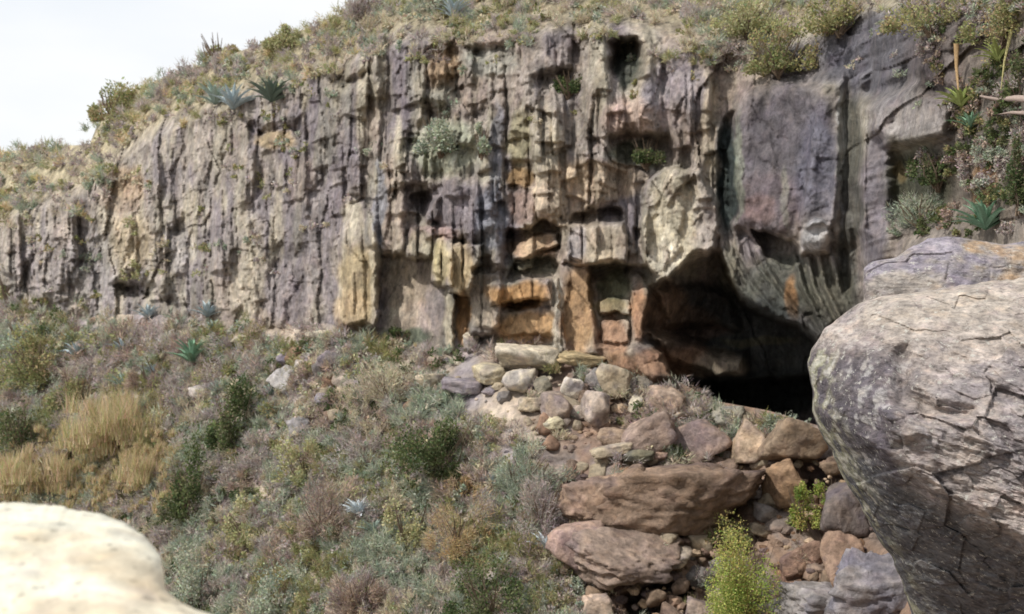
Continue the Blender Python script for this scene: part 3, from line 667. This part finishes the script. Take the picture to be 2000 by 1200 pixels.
# right: dark lichen-covered rock
OUT_R = [(1690,588),(1655,606),(1622,632),(1596,660),(1579,684),(1580,720),(1588,762),(1586,800),(1600,840),(1622,880),(1640,922),(1668,968),(1690,1010),(1714,1050),(1742,1092),(1764,1140),(1782,1200),(1800,1300),(1840,1450),(1950,1600),(2300,1700),(2600,1500),(2750,1100),(2650,760),(2450,600),(2250,540),(2120,525),(2000,540),(1900,556),(1780,572)]
def surf_R(U, V):
    # metres towards the viewer: top plane falls back, left flank turns away, underside cuts in
    X = U / 150; Z = V / 150
    line = V - (862 + (U - 1700) * .62 + 14 * fbm(X * 2, Z * 2, 0 * X, 3, 79))
    top_ = -.0042 * np.clip(820 - V, 0, None)
    under = -.011 * np.clip(line, 0, 420)
    flank = -.0070 * 28 * np.logaddexp(0, (1735 - U + 30 * fbm(X, Z, 0 * X, 3, 78)) / 28)
    xr = X * math.cos(.35) + Z * math.sin(.35); zr = -X * math.sin(.35) + Z * math.cos(.35)
    s = .20 * fbm(X * .8, Z * .8, 0 * X, 4, 80) + .10 * fbm(xr * 1.2, zr * 6, 0 * X, 4, 81) + .17 * blocky(xr * .8, zr * 1.3, 82, 1.0) + .09 * blocky(xr * 2.4, zr * 4.2, 76, .8) + .05 * fbm(X * 9, Z * 9, 0 * X, 3, 83) + .035 * fbm(xr * 5, zr * 22, 0 * X, 3, 77)
    s = s - .35 * poly_mask(U, V, [(1745,690),(1775,670),(1780,760),(1830,790),(1900,800),(1900,815),(1790,830),(1750,790)], 30)
    s = s + .22 * poly_mask(U, V, [(1720,800),(1790,790),(1810,850),(1740,870)], 24)
    return .5 * top_ + .15 * under + .45 * flank, s
def tilt_R(U, V):
    return -.0021 * np.clip(820 - V, 0, None) - .0080 * np.clip(V - (862 + (U - 1700) * .62), 0, 420) - .0038 * 28 * np.logaddexp(0, (1735 - U) / 28)
def col_R(U, V, P):
    X = P[..., 0]; Z = P[..., 2]; n = fbm(X * 2.2, P[..., 1] * 2, Z * 2.2, 4, 84)[..., None]; n2 = fbm(X * 6, P[..., 1] * 6, Z * 6, 4, 85)[..., None]
    c = lerp((.45,.395,.37), (.30,.27,.275), ss(-.1, .3, n))
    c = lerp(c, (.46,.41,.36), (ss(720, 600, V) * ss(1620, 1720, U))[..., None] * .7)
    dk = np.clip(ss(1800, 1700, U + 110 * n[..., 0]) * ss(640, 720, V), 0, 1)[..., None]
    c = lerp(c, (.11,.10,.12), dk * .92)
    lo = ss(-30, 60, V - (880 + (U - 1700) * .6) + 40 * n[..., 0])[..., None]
    c = lerp(c, (.135,.14,.155), lo * .92)  # shade of the underside painted in, below the light edge
    edge = (ss(1660, 1590, U - np.clip(V - 800, 0, None) * .45) * ss(640, 700, V))[..., None]
    c = lerp(c, (.36,.36,.24), edge * ss(-.15, .2, n2) * .8)
    sp = ss(.18, .3, n2) * dk
    c = lerp(c, (.48,.47,.46), sp * .5)
    return c * (1 + .35 * n2)
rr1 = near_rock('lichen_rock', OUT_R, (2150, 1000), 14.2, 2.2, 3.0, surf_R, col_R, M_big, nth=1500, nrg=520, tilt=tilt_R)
tag(rr1, 'massive grey-brown rock with pale top, streaked grain and shadowed underside', 'rock', 'big rocks framing the view')
OUT_R2 = [(1686,520),(1712,508),(1745,506),(1772,488),(1812,466),(1850,462),(1900,468),(1960,478),(2010,470),(2150,450),(2400,480),(2500,600),(2300,760),(1950,750),(1720,690),(1684,610),(1685,560)]
def surf_R2(U, V):
    X = U / 150; Z = V / 150
    return -.002 * np.clip(560 - V, 0, None), .16 * blocky(X * 1.6, Z * 2.6, 91, .6) + .14 * fbm(X * 3, Z * 5, 0 * X, 4, 92)
def col_R2(U, V, P):
    n = fbm(P[..., 0] * 2.5, P[..., 1] * 2, P[..., 2] * 3.5, 4, 94)[..., None]
    c = lerp((.36,.33,.31), (.26,.24,.28), ss(-.1, .3, n)); c = lerp(c, (.44,.31,.20), ss(1800, 1860, U)[..., None] * ss(-.1, .3, -n) * .8)
    return c * (1 + .4 * n)
rr2 = near_rock('lichen_rock', OUT_R2, (2000, 590), 15.6, 1.0, 2.0, surf_R2, col_R2, M_big, nth=700, nrg=200)
tag(rr2, 'lower grey ledge rock rising just behind the massive streaked rock', 'rock', 'big rocks framing the view')
OUT_L = [(-700,1180),(-500,1080),(-300,1010),(-100,988),(0,984),(70,984),(130,992),(190,1003),(240,1020),(272,1038),(296,1062),(312,1090),(320,1118),(322,1145),(336,1166),(362,1184),(400,1197),(450,1215),(560,1270),(650,1400),(500,1560),(0,1640),(-500,1560),(-750,1350)]
def surf_L(U, V):
    X = U / 200; Z = V / 200
    return 0 * U, .05 * fbm(X * .8, Z * .8, 0 * X, 3, 95) + .012 * fbm(X * 6, Z * 6, 0 * X, 4, 93)
def col_L(U, V, P):
    n = fbm(P[..., 0] * 3, P[..., 1] * 3, P[..., 2] * 3, 4, 96)[..., None]
    n5 = fbm(P[..., 0] * 14, P[..., 1] * 14, P[..., 2] * 14, 4, 98)[..., None]
    return lerp((.68,.66,.56), (.60,.53,.41), ss(.0, .4, n + .3 * ss(1080, 1200, V)[..., None])) * (1 + .3 * n5) * (1 - .4 * ss(.42, .6, fbm(P[..., 0] * 30, P[..., 1] * 30, P[..., 2] * 30, 2, 99))[..., None])
rr3 = near_rock('pale_boulder', OUT_L, (0, 1300), 3.9, .40, .8, surf_L, col_L, M_pale, nth=500, nrg=160, tilt=lambda U, V: .0034 * (np.clip(V, 900, 1640) - 985))
tag(rr3, 'smooth cream boulder close to the viewer, glaring in the sun', 'boulder', 'big rocks framing the view')

# ------------------------------------------------------------------ vegetation
def leaf_mesh(Pc, Dr, L, Wd, diamond=True):
    """Pc base points, Dr unit directions, L lengths, Wd widths"""
    N = len(Pc); rnd = rng.normal(size=(N, 3)); sd = np.cross(Dr, rnd); sd /= np.linalg.norm(sd, axis=1, keepdims=True) + 1e-9
    L = L[:, None]; W2 = Wd[:, None] / 2
    if diamond:
        V = np.stack([Pc, Pc + Dr * L * .45 + sd * W2, Pc + Dr * L, Pc + Dr * L * .45 - sd * W2], 1); k = 4
    else:
        V = np.stack([Pc - sd * W2, Pc + sd * W2, Pc + Dr * L], 1); k = 3
    return V.reshape(-1, 3), np.arange(N * k).reshape(N, k), k
def unit(a): return a / (np.linalg.norm(a, axis=-1, keepdims=True) + 1e-9)
def tuft_leaves(cen, rad, hgt, n, pal, kind, leafscale=1.0, lobes=5, R_=None):
    """leaf cloud of one plant; returns base points, directions, lengths, widths, colours"""
    r = R_ or rng
    if kind == 'grass':
        nb = max(2, n // 60); ca = r.uniform(0, 2 * np.pi, nb); cq = np.sqrt(r.uniform(0, 1, nb)) * rad; w_ = r.integers(0, nb, n)
        lift = r.uniform(0, .65, nb)[w_] * hgt
        P = np.stack([(cq * np.cos(ca))[w_] + r.normal(0, rad * .09, n), (cq * np.sin(ca))[w_] + r.normal(0, rad * .09, n), lift], -1)
        Dd = unit(np.stack([r.normal(0, .28, n), r.normal(0, .28, n), np.ones(n)], -1))
        L = hgt * r.uniform(.18, .5, n); Wd = np.full(n, .022 * leafscale) * r.uniform(.6, 1.3, n)
    else:
        lobes = int(lobes * 1.5); lc = unit(r.normal(size=(lobes, 3))) * r.uniform(.2, .95, (lobes, 1)); lc[:, 2] = np.abs(lc[:, 2])
        which = r.integers(0, lobes, n)
        P = lc[which] + unit(r.normal(size=(n, 3))) * (r.uniform(0, 1, (n, 1)) ** .45) * r.uniform(.18, .42, (lobes, 1))[which]
        P[:, 2] = np.abs(P[:, 2]); out = unit(P + np.array([0, 0, .2]))
        P = P * np.array([rad, rad, hgt]) / 1.0
        if kind == 'twig':
            Dd = unit(out + r.normal(0, .55, (n, 3))); L = .17 * leafscale * r.uniform(.5, 1.4, n); Wd = .022 * leafscale * r.uniform(.6, 1.3, n)
        else:
            Dd = unit(out * .7 + r.normal(0, .7, (n, 3))); L = .10 * leafscale * r.uniform(.6, 1.3, n); Wd = .055 * leafscale * r.uniform(.7, 1.3, n)
    pal = np.array(pal); ci = r.integers(0, len(pal), n)
    if kind != 'grass': ci = np.where(r.uniform(0, 1, n) < .55, (which * 7) % len(pal), ci)
    col = pal[ci] * 1.2 * r.uniform(.82, 1.2, (n, 1)) * (1 + r.normal(0, .06, (n, 3)))
    return P + cen, Dd, L, Wd, col
G_DK = [(0.073,0.104,0.049),(0.104,0.134,0.061),(0.134,0.159,0.073),(0.159,0.159,0.098)]
G_OL = [(0.244,0.244,0.122),(0.317,0.305,0.146),(0.183,0.207,0.098),(0.342,0.281,0.171)]
G_YE = [(.36,.35,.19),(.31,.31,.17),(.42,.39,.24),(.28,.29,.16)]
G_BR = [(.25,.32,.08),(.34,.40,.11),(.42,.44,.15),(.18,.26,.07),(.44,.38,.15)]
G_GY = [(0.366,0.390,0.305),(0.293,0.342,0.268),(0.439,0.451,0.366),(0.244,0.281,0.232)]
D_BR = [(0.366,0.281,0.220),(0.293,0.232,0.207),(0.464,0.378,0.305),(0.244,0.195,0.195)]
D_PU = [(.37,.325,.315),(.31,.27,.27),(.45,.41,.385),(.41,.35,.31)]
D_TN = [(.50,.45,.34),(.44,.39,.29),(.55,.51,.38),(.40,.35,.28)]
D_OR = [(.46,.35,.20),(.50,.40,.22),(.38,.30,.19),(.36,.28,.20)]
Y_GR = [(.58,.46,.30),(.50,.42,.24),(.56,.44,.32),(.40,.38,.20),(.46,.34,.24),(.34,.34,.17)]
PALS = dict(dk=G_DK, ol=G_OL, ye=G_YE, br=G_BR, gy=G_GY, db=D_BR, dp=D_PU, dt=D_TN, do=D_OR, yg=Y_GR)

def surfY(u, v):
    """depth of the cliff or the slope behind a point"""
    u = np.atleast_1d(np.asarray(u, float)); v = np.atleast_1d(np.asarray(v, float))
    vf = itp(u, FOOT)
    yh = hill_Y(u, np.maximum(v, vf)); xh = (u - 1000) / F * yh; zh = -(v - 600) / F * yh
    yh = yh - hill_relief(xh, zh, np.maximum(v - vf, 0))
    iu = np.clip(np.searchsorted(us, u), 1, len(us) - 1)
    tp = itp(u, SKY); bt = vf + 70; rr_ = np.clip(((v - tp) / (bt - tp) * (NR - 1)).astype(int), 0, NR - 1)
    yc = D[rr_, iu]
    return np.where(v > vf, yh, yc)
def bush(u, v, wpx, hpx, pal, kind, label, n=1400, name='shrub', cat='shrub', group='shrubs and brush on the slopes', ls=1.0, fwd=.3, Y0=None, lobes=9):
    """v = foot of the plant"""
    Yb = Y0 if Y0 else float(surfY(u, v)[0])
    Yb -= fwd * (wpx / 2 / F * Yb)
    base = ray(u, v, Yb); rad = wpx / 2 / F * Yb; h = hpx / F * Yb
    root = empty(name, tuple(base)); tag(root, label, cat, group)
    sc = Yb / 28.0 * ls
    P, Dd, L, Wd, col = tuft_leaves(np.zeros(3), rad, h, n, PALS[pal], kind, sc, lobes)
    # sub-meshes: foliage and stems
    Vv, Fx, k = leaf_mesh(P, Dd, L, Wd, kind == 'leaf')
    mk('foliage' if kind != 'grass' else 'blades', Vv, Fx, np.repeat(col, k, 0), M_leaf, root)
    ns = 14; a = rng.uniform(0, 2 * np.pi, ns); e = np.stack([np.cos(a) * rad * .6, np.sin(a) * rad * .6, h * rng.uniform(.5, .85, ns)], -1)
    VV = []; FF = []
    for i in range(ns):
        p0 = np.array([0, 0, -.12]) + rng.normal(0, .03, 3); p2 = e[i]; p1 = (p0 + p2) / 2 + rng.normal(0, .08, 3) * rad; 
        b0 = len(VV)
        for j, p in enumerate((p0, p1, p2)):
            w_ = (.03, .02, .006)[j] * sc * 1.2
            for q in range(3):
                VV.append(p + np.array([math.cos(q * 2.1), math.sin(q * 2.1), 0]) * w_)
        for j in (0, 1):
            for q in range(3):
                FF.append([b0 + j * 3 + q, b0 + j * 3 + (q + 1) % 3, b0 + j * 3 + 3 + (q + 1) % 3, b0 + j * 3 + 3 + q])
    mk('stems', VV, FF, np.array((.22, .17, .13)), M_twig, root)
    return root
BUSH = [
 (455,880,120,150,'dk','leaf','tall dark green shrub in the middle of the slope',2600),
 (370,1010,120,150,'dk','leaf','dark green shrub behind the shoulder of the cream boulder',2300),
 (860,930,230,130,'dk','leaf','widest olive-green bush on the lower slope under the purple-grey stone',4200),
 (590,945,110,90,'ye','leaf','yellow-green low shrub in the middle of the dry brush',1500),
 (905,975,90,60,'do','leaf','orange-yellow tuft below the widest green bush',900),
 (800,1070,120,110,'ye','leaf','mustard-green shrub beside the white agave',1500),
 (480,1060,120,80,'ye','leaf','pale yellow-green shrub low on the slope',1500),
 (60,760,130,110,'ol','leaf','olive shrub at the picture edge above the dry grass',1800),
 (40,900,110,130,'dk','leaf','deep green bush at the picture edge above the cream boulder',2000),
 (150,800,90,90,'ol','leaf','mixed green shrub uphill of the tan dry grass',1400),
 (15,590,60,80,'ye','leaf','light green shrub against the far end of the cliff foot',900),
 (60,680,140,60,'gy','leaf','grey-green low bush on the upper slope at the edge',1300),
 (1455,1205,200,210,'br','leaf','bright yellow-green feathery bush among the brown boulders',5200),
 (1560,1030,70,90,'br','leaf','slender fresh green sprig below the rusty boulder',700),
 (1630,985,90,60,'br','leaf','fresh green leafy branch tucked beside the lichen rock',700),
 (1410,1060,110,50,'ol','leaf','low olive tuft in front of the huge brown outcrop',800),
 (380,1190,150,130,'gy','leaf','grey-green bush beside the foot of the cream boulder',2200),
 (560,1205,150,90,'gy','leaf','grey-green bush at the bottom edge next to yellow brush',1800),
 (700,1200,160,110,'db','twig','brown leafless brush at the bottom edge',2400),
 (960,1200,200,120,'dk','leaf','dark green tangle at the bottom edge below the white-stemmed plant',2600),
 (1250,1130,90,60,'ol','leaf','olive scrub at the lip of the dark hollow',900),
 (640,1050,180,120,'db','twig','rusty brown dry bush left of the white agave',3000),
 (900,1080,170,120,'do','twig','orange-brown dry bush below the orange tuft',2600),
 (1030,960,140,90,'gy','twig','grey twiggy bush right of the widest green bush',2200),
 (1060,1040,120,120,'dp','twig','dark purplish brush on the lower slope',2200),
 (760,780,150,70,'dt','twig','straw-coloured brush on the path near the cliff foot',2000),
 (300,760,90,80,'db','twig','reddish brown brush among the blue-grey agaves',1400),
 (230,890,200,130,'yg','grass','tall tan dry grass above the cream boulder',2600),
 (100,960,190,90,'yg','grass','golden dry grass right above the cream boulder',2400),
 (290,960,120,90,'yg','grass','pale dry grass by the shoulder of the cream boulder',1500),
 (1520,140,170,100,'ol','leaf','green bush hanging over the dark buttress',2200),
 (1460,70,180,80,'ye','leaf','yellow-green bush on the cliff top above the buttress',2000),
 (1640,60,150,70,'ol','leaf','olive bush on the cliff top right of the buttress',1500),
 (1820,60,200,90,'ol','leaf','straggly olive bush on the cliff top near the corner',2000),
 (1960,80,160,120,'ol','leaf','olive bush in the top corner of the cliff',1800),
 (420,120,90,60,'ol','leaf','round olive bush on the skyline',1400),
 (230,240,110,90,'ol','leaf','round grey-olive bush on the skyline where the ridge steps down',1800),
 (560,100,110,50,'ye','leaf','pale yellow bush on the skyline',1400),
 (700,45,90,70,'dp','twig','mauve dry bush where the skyline meets the top edge',1400),
 (860,300,130,100,'gy','leaf','pale green cushion plant on the middle of the cliff face',2600),
 (940,300,50,60,'gy','leaf','small blue-green plant in a niche beside the cushion plant',700),
 (1260,320,90,60,'dk','leaf','dark green plant in the shadowed niche above the pink wall',900),
 (1110,185,90,60,'dk','leaf','dark shrub in a hollow high on the cliff',900),
 (780,668,80,26,'dk','leaf','dark green strip of leaves under the cliff overhang',700),
 (860,30,90,50,'gy','leaf','grey-green shrub at the top edge of the picture',1100),
 (1800,440,150,70,'gy','twig','grey leafless bush in the hollow behind the ledge rock',1600),
 (1830,360,100,80,'dk','leaf','dark plant filling the hollow under the pale bulge',1200),
 (1990,400,80,150,'dk','leaf','dark green bush at the picture edge above the agave',1300),
 (1985,210,60,90,'dk','leaf','dark foliage at the picture edge under the bare branches',900),
]
for (u, v, wp, hp, pl, kd, lb, n) in BUSH:
    is_grass = kd == 'grass'
    bush(u, v, wp, hp, pl, kd, lb, n=int(n * (2.6 if pl == 'br' else 1.5)), ls=.62 if pl == 'br' else .9, name='grass_clump' if is_grass else 'shrub', cat='grass' if is_grass else 'shrub',
         group='tall dry grass clumps' if is_grass else 'shrubs and brush on the slopes', lobes=4 if wp < 100 else 9)

# agaves: rosettes of stiff pointed leaves, each leaf a part
def blade():
    n = 6; V = []; Fx = []
    for i in range(n + 1):
        t = i / n; w_ = .13 * (1 - t) ** .7 * (0.7 + .9 * min(t * 3, 1)) * .7; z = .95 * t - .0 ; x = t; zz = .18 * math.sin(t * 2.2)
        V += [(x, -w_, zz + w_ * .5), (x, 0, zz - .01), (x, w_, zz + w_ * .5)]
    for i in range(n):
        a = i * 3; Fx += [[a, a + 1, a + 4, a + 3], [a + 1, a + 2, a + 5, a + 4]]
    return V, Fx
def agave_leafmesh(col):
    V, Fx = blade(); V = np.array(V); t = V[:, :1]
    c = np.array(col)[None] * (.75 + .5 * t)
    o = mk('leaf', V, Fx, c, M_agave, link=False); return o.data
AG = {k: agave_leafmesh(c) for k, c in dict(blue=(.36,.43,.46), grey=(.30,.38,.34), green=(.20,.33,.23), lime=(.36,.42,.16), white=(.50,.56,.60), dark=(.13,.17,.14)).items()}
def agave(u, v, wpx, kind, label, n=22, Y0=None, upright=.5, fwd=.55, cat='agave', name='agave_plant'):
    wpx = wpx * 1.3
    Yb = Y0 if Y0 else float(surfY(u, v)[0]); rad = wpx / 2 / F * Yb; Yb -= rad * fwd
    root = empty(name, tuple(ray(u, v, Yb))); tag(root, label, cat, 'spiky rosette plants on the slopes')
    for i in range(n):
        o = bpy.data.objects.new('leaf', AG[kind]); C.objects.link(o); o.parent = root
        a = i * 2.39996; t = i / n; el = math.radians(8 + 75 * t * upright * 1.5 + rng.uniform(-7, 7)); L = rad * rng.uniform(.8, 1.12) * (1 - .25 * t)
        o.rotation_euler = (rng.uniform(-.15, .15), -el, a + rng.uniform(-.2, .2)); o.scale = (L, L * rng.uniform(.8, 1.2), L)
    return root
AGV = [
 (702,1010,74,'white','bright blue-white agave glinting in the lower brush',40), (730,1045,60,'grey','grey-green agave just below the blue-white one',18),
 (290,625,64,'blue','blue-grey agave at the far foot of the cliff',18), (405,620,66,'blue','blue agave under the far cliff columns',20),
 (415,650,54,'grey','grey agave just below the blue cliff-foot agave',16), (150,700,70,'blue','pale blue agave highest on the open far slope',20),
 (240,690,64,'blue','blue-grey agave between two others on the far slope',18), (300,735,60,'blue','blue agave below the far cliff on bare ground',18),
 (375,710,96,'green','wide green agave on the upper slope',24), (240,760,70,'grey','grey-green agave beside reddish brush',18),
 (350,800,60,'grey','grey agave left of the tall dark shrub',16), (530,775,56,'grey','grey agave next to the light grey upright stone',18),
 (455,215,100,'blue','pale blue-green agave near the skyline over the cliff',24), (420,205,90,'grey','grey-green agave beside the pale skyline one',22),
 (530,200,100,'dark','dark agave hanging over a yellow niche in the cliff',24), (885,35,80,'blue','bluish agave at the top edge of the cliff',20),
 (1925,450,125,'green','fresh green agave with broad leaves above the ledge rock',26), (1878,210,90,'lime','yellow-green spiky plant on the near cliff top',24),
 (1895,250,70,'green','pale green spiky plant under the yellow-green one',18), (1068,1080,84,'white','whitish spiky plant among dark brush at the bottom',16),
 (640,1010,50,'grey','small grey agave left of the blue-white one',14), (1950,120,90,'lime','yellowish spiky plant in the top corner',18),
 (960,950,56,'blue','small bluish agave in grey twiggy brush',16), (425,770,60,'grey','grey agave above the whitish stone',16),
]
for (u, v, wp, kd, lb, n) in AGV: agave(u, v, wp, kd, lb, n)

# dead branches by the near cliff top
def branch(pts, r0, col, label, name='dead_branch'):
    pts = [np.array(p) for p in pts]; VV = []; FF = []; n = len(pts)
    for j, p in enumerate(pts):
        w_ = r0 * (1 - .75 * j / (n - 1)); d = unit(pts[min(j + 1, n - 1)] - pts[max(j - 1, 0)]); s1 = unit(np.cross(d, [0, 1, .1])); s2 = np.cross(d, s1)
        for q in range(6): VV.append(p + (s1 * math.cos(q * math.pi / 3) + s2 * math.sin(q * math.pi / 3)) * w_)
    for j in range(n - 1):
        for q in range(6): FF.append([j * 6 + q, j * 6 + (q + 1) % 6, j * 6 + 6 + (q + 1) % 6, j * 6 + 6 + q])
    tag(mk(name, VV, FF, np.array(col), M_twig, smooth=True), label, 'branch', 'dead branches near the cliff top')
def bp(u, v, dY): return ray(u, v, float(surfY(u, v)[0]) - dY)
branch([bp(2030,196,.5), bp(1985,192,.6), bp(1950,196,.6), bp(1915,188,.4)], .07, (.36,.29,.26), 'thick pinkish bare branch at the picture edge')
branch([bp(2020,222,.5), bp(1975,220,.6), bp(1940,226,.5)], .04, (.36,.29,.26), 'thinner pinkish branch under the thick one')
branch([bp(1868,85,.3), bp(1868,130,.4), bp(1872,180,.4)], .05, (.46,.32,.18), 'upright tan dead stalk above the yellow-green spiky plant')
branch([bp(1975,60,.3), bp(1962,120,.5), bp(1955,175,.4)], .03, (.48,.44,.22), 'thin yellowish stem drooping in the top corner')
branch([bp(832,800,.5), bp(842,770,.5), bp(850,750,.5)], .035, (.56,.50,.40), 'short pale stick standing beside the purple-grey stone')

# ------------------------------------------------------------------ ground cover nobody could count
def cover(name, label, spots, kind, ls=1.0):
    """spots: rows of u, v, radius px, palette key, leaf count"""
    Ps, Ds, Ls, Ws, Cs = [], [], [], [], []
    for (u, v, rp, pl, n, Yb) in spots:
        rad = rp / F * Yb; c = ray(u, v, Yb - rad * .25)
        P, Dd, L, Wd, col = tuft_leaves(c, rad, rad * (1.2 if kind != 'grass' else 1.6), n, PALS[pl], kind, Yb / 28 * ls, 3)
        Ps.append(P); Ds.append(Dd); Ls.append(L); Ws.append(Wd); Cs.append(col)
    Vv, Fx, k = leaf_mesh(np.concatenate(Ps), np.concatenate(Ds), np.concatenate(Ls), np.concatenate(Ws), kind == 'leaf')
    o = mk(name, Vv, Fx, np.repeat(np.concatenate(Cs), k, 0), M_leaf)
    tag(o, label, None, None, 'stuff'); return o
def scatter(n, box, dens):
    u = rng.uniform(box[0], box[1], n); v = rng.uniform(box[2], box[3], n)
    keep = rng.uniform(0, 1, n) < dens(u, v); return u[keep], v[keep]
def dens_hill(u, v):
    vf = itp(u, FOOT)
    d = ss(0, 25, v - vf) * (v > vf)
    bare = poly_mask(u, v, [(880,690),(1040,700),(1200,760),(1280,900),(1640,840),(1800,1100),(1800,1300),(1150,1230),(1120,1000),(1000,860),(900,800),(860,720)], 60)
    scree = poly_mask(u, v, [(560,660),(880,690),(860,760),(760,800),(620,830),(540,800)], 60)
    return d * (1 - .95 * bare) * (1 - .45 * scree) * (1 - (u > 1560))
def dens_brow(u, v):
    b = itp(u, BROW); n = fbm(u / 60, v / 60, 0 * u, 3, 101)
    return ss(35, -35, v - b + 70 * n) * (v > itp(u, SKY) + 2)
def palpick(u, v, opts, seed, sc=90.):
    n = fbm(u / sc, v / sc, 0 * u, 3, seed) + rng.normal(0, .12, len(u))
    i = np.clip(((n + .45) / .9 * len(opts)).astype(int), 0, len(opts) - 1); return [opts[k] for k in i]
# slope brush
u, v = scatter(3900, (-60, 1700, 600, 1330), dens_hill); Ys = surfY(u, v); pk = palpick(u, v, ['gy', 'dp', 'dt', 'dp', 'db', 'gy', 'ol'], 111)
cover('dry_brush', 'tangle of brown and mauve dry brush covering the slope', [(a, b, rng.uniform(20, 44), p, 210, y) for a, b, p, y in zip(u, v, pk, Ys)], 'twig', 1.0)
u, v = scatter(2600, (-60, 1700, 600, 1330), dens_hill); Ys = surfY(u, v); pk = palpick(u, v, ['ol', 'gy', 'dp', 'ye', 'gy', 'dt', 'dk'], 112)
cover('green_undergrowth', 'mixed low green undergrowth growing through the dry brush', [(a, b, rng.uniform(16, 34), p, 130, y) for a, b, p, y in zip(u, v, pk, Ys)], 'leaf', .95)
u, v = scatter(700, (-60, 1100, 600, 1330), lambda u, v: dens_hill(u, v) * ss(.0, .3, fbm(u / 80, v / 80, 0 * u, 3, 115) + .5 * ss(500, 200, u))); Ys = surfY(u, v)
cover('dry_grass', 'straw-coloured dry grass between the brush', [(a, b, rng.uniform(10, 20), 'yg' if rng.uniform() < .6 else 'dt', 60, y) for a, b, y in zip(u, v, Ys)], 'grass', .9)
u, v = scatter(420, (-60, 345, 850, 1010), lambda u, v: 1.0 * (v > 0)); Ys = surfY(u, v)
cover('tall_dry_grass', 'dense mass of pinkish tan dry grass above the cream boulder', [(a, b, rng.uniform(14, 28), 'yg', 130, y - .6) for a, b, y in zip(u, v, Ys)], 'grass', .9)
# brow and cliff top
u, v = scatter(3600, (-60, 2060, -60, 480), dens_brow); Ys = surfY(u, v)
pk = ['yg' if (a < 700 and rng.uniform() < .12) else p for a, p in zip(u, palpick(u, v, ['dt', 'dp', 'ye', 'dp', 'gy', 'dt', 'dp'], 113))]
cover('clifftop_scrub', 'pale yellow, olive and mauve scrub along the cliff top', [(a, b, rng.uniform(13, 30), p, 120, y) for a, b, p, y in zip(u, v, pk, Ys)], 'twig', 1.0)
u, v = scatter(2200, (-60, 2060, -60, 480), dens_brow); Ys = surfY(u, v)
pk = palpick(u, v, ['gy', 'dp', 'ye', 'dt', 'gy', 'ol'], 114)
cover('clifftop_undergrowth', 'low green and yellow leaves among the cliff top scrub', [(a, b, rng.uniform(10, 22), p, 90, y) for a, b, p, y in zip(u, v, pk, Ys)], 'leaf', .95)
# small plants rooted in cracks of the wall
def dens_wall(u, v):
    b = itp(u, BROW); n = fbm(u / 45, v / 45, 0 * u, 3, 121); far = ss(1000, 300, u)
    inw = (v > b) * (v < itp(u, FOOT) + 5)
    clean = poly_mask(u, v, [(650,400),(1250,330),(1420,160),(1760,160),(1760,700),(1650,900),(860,690),(650,640)], 40)
    return inw * (ss(.0, .3, n) * (.35 + .6 * far)) * (1 - clean) * ss(300, 0, v - b - 200 * far)
u, v = scatter(4200, (-40, 2040, 60, 700), dens_wall); Ys = surfY(u, v); pk = palpick(u, v, ['gy', 'ol', 'dp', 'dt', 'ye'], 122)
cover('wall_plants', 'small tufts rooted in cracks of the cliff', [(a, b, rng.uniform(7, 16), p, 50, y) for a, b, p, y in zip(u, v, pk, Ys)], 'leaf', .8)
u, v = scatter(1500, (1740, 2060, 0, 470), lambda u, v: .75 * ss(-.15, .2, fbm(u / 55, v / 55, 0 * u, 3, 133)) * ss(1740, 1850, u + 30 * fbm(u / 40, v / 40, 0 * u, 2, 131)) * (1 - poly_mask(u, v, [(1700,160),(1850,170),(1860,290),(1740,300)], 20))); Ys = surfY(u, v)
pk = palpick(u, v, ['dk', 'ol', 'db', 'dk', 'gy', 'dp'], 132, 50.)
cover('near_undergrowth', 'dense shaded undergrowth on the nearest part of the cliff', [(a, b, rng.uniform(12, 28), p, 150, y) for a, b, p, y in zip(u, v, pk, Ys)], 'leaf', .85)

# loose stones on the scree
def scree():
    V0, F0 = ICO[3]; V0 = V0; base = [stone(900 + i, 3, 9, .5, rough=.03)[0][:] for i in range(3)]
    import bmesh
    lowV, lowF = ico(2)
    u, v = scatter(2600, (-40, 1800, 600, 1300), lambda u, v: ss(0, 10, v - itp(u, FOOT)) * (.12 + .8 * poly_mask(u, v, [(540,650),(880,685),(1060,700),(1640,840),(1800,1300),(1100,1300),(1080,960),(980,860),(700,830),(560,800)], 60)))
    Ys = surfY(u, v); n = len(u); s = (rng.uniform(0, 1, n) ** 2.5 * 12 + 3) / F * Ys
    VV = []; CC = []; FF = []
    for i in range(n):
        W_ = lowV * (1 + .22 * np.sign(np.sin(lowV @ rng.normal(size=3) * 3))[:, None] * .5 + rng.normal(0, .06, (len(lowV), 1))) * s[i] * np.array([rng.uniform(.8, 1.5), 1, rng.uniform(.6, 1)])
        VV.append(rotz(W_, rng.uniform(0, 6)) + ray(u[i], v[i], Ys[i])); FF.append(lowF + i * len(lowV))
        c = np.array([BC, BP, BG, BB, PUR, BW][rng.integers(0, 6)]) * rng.uniform(.75, 1.15)
        if u[i] > 1100: c = c * np.array((.8, .68, .6))
        CC.append(np.tile(c, (len(lowV), 1)))
    o = mk('scree_stones', np.concatenate(VV), np.concatenate(FF), np.concatenate(CC), M_boulder)
    tag(o, 'loose small stones scattered over the slope', None, None, 'stuff')
scree()
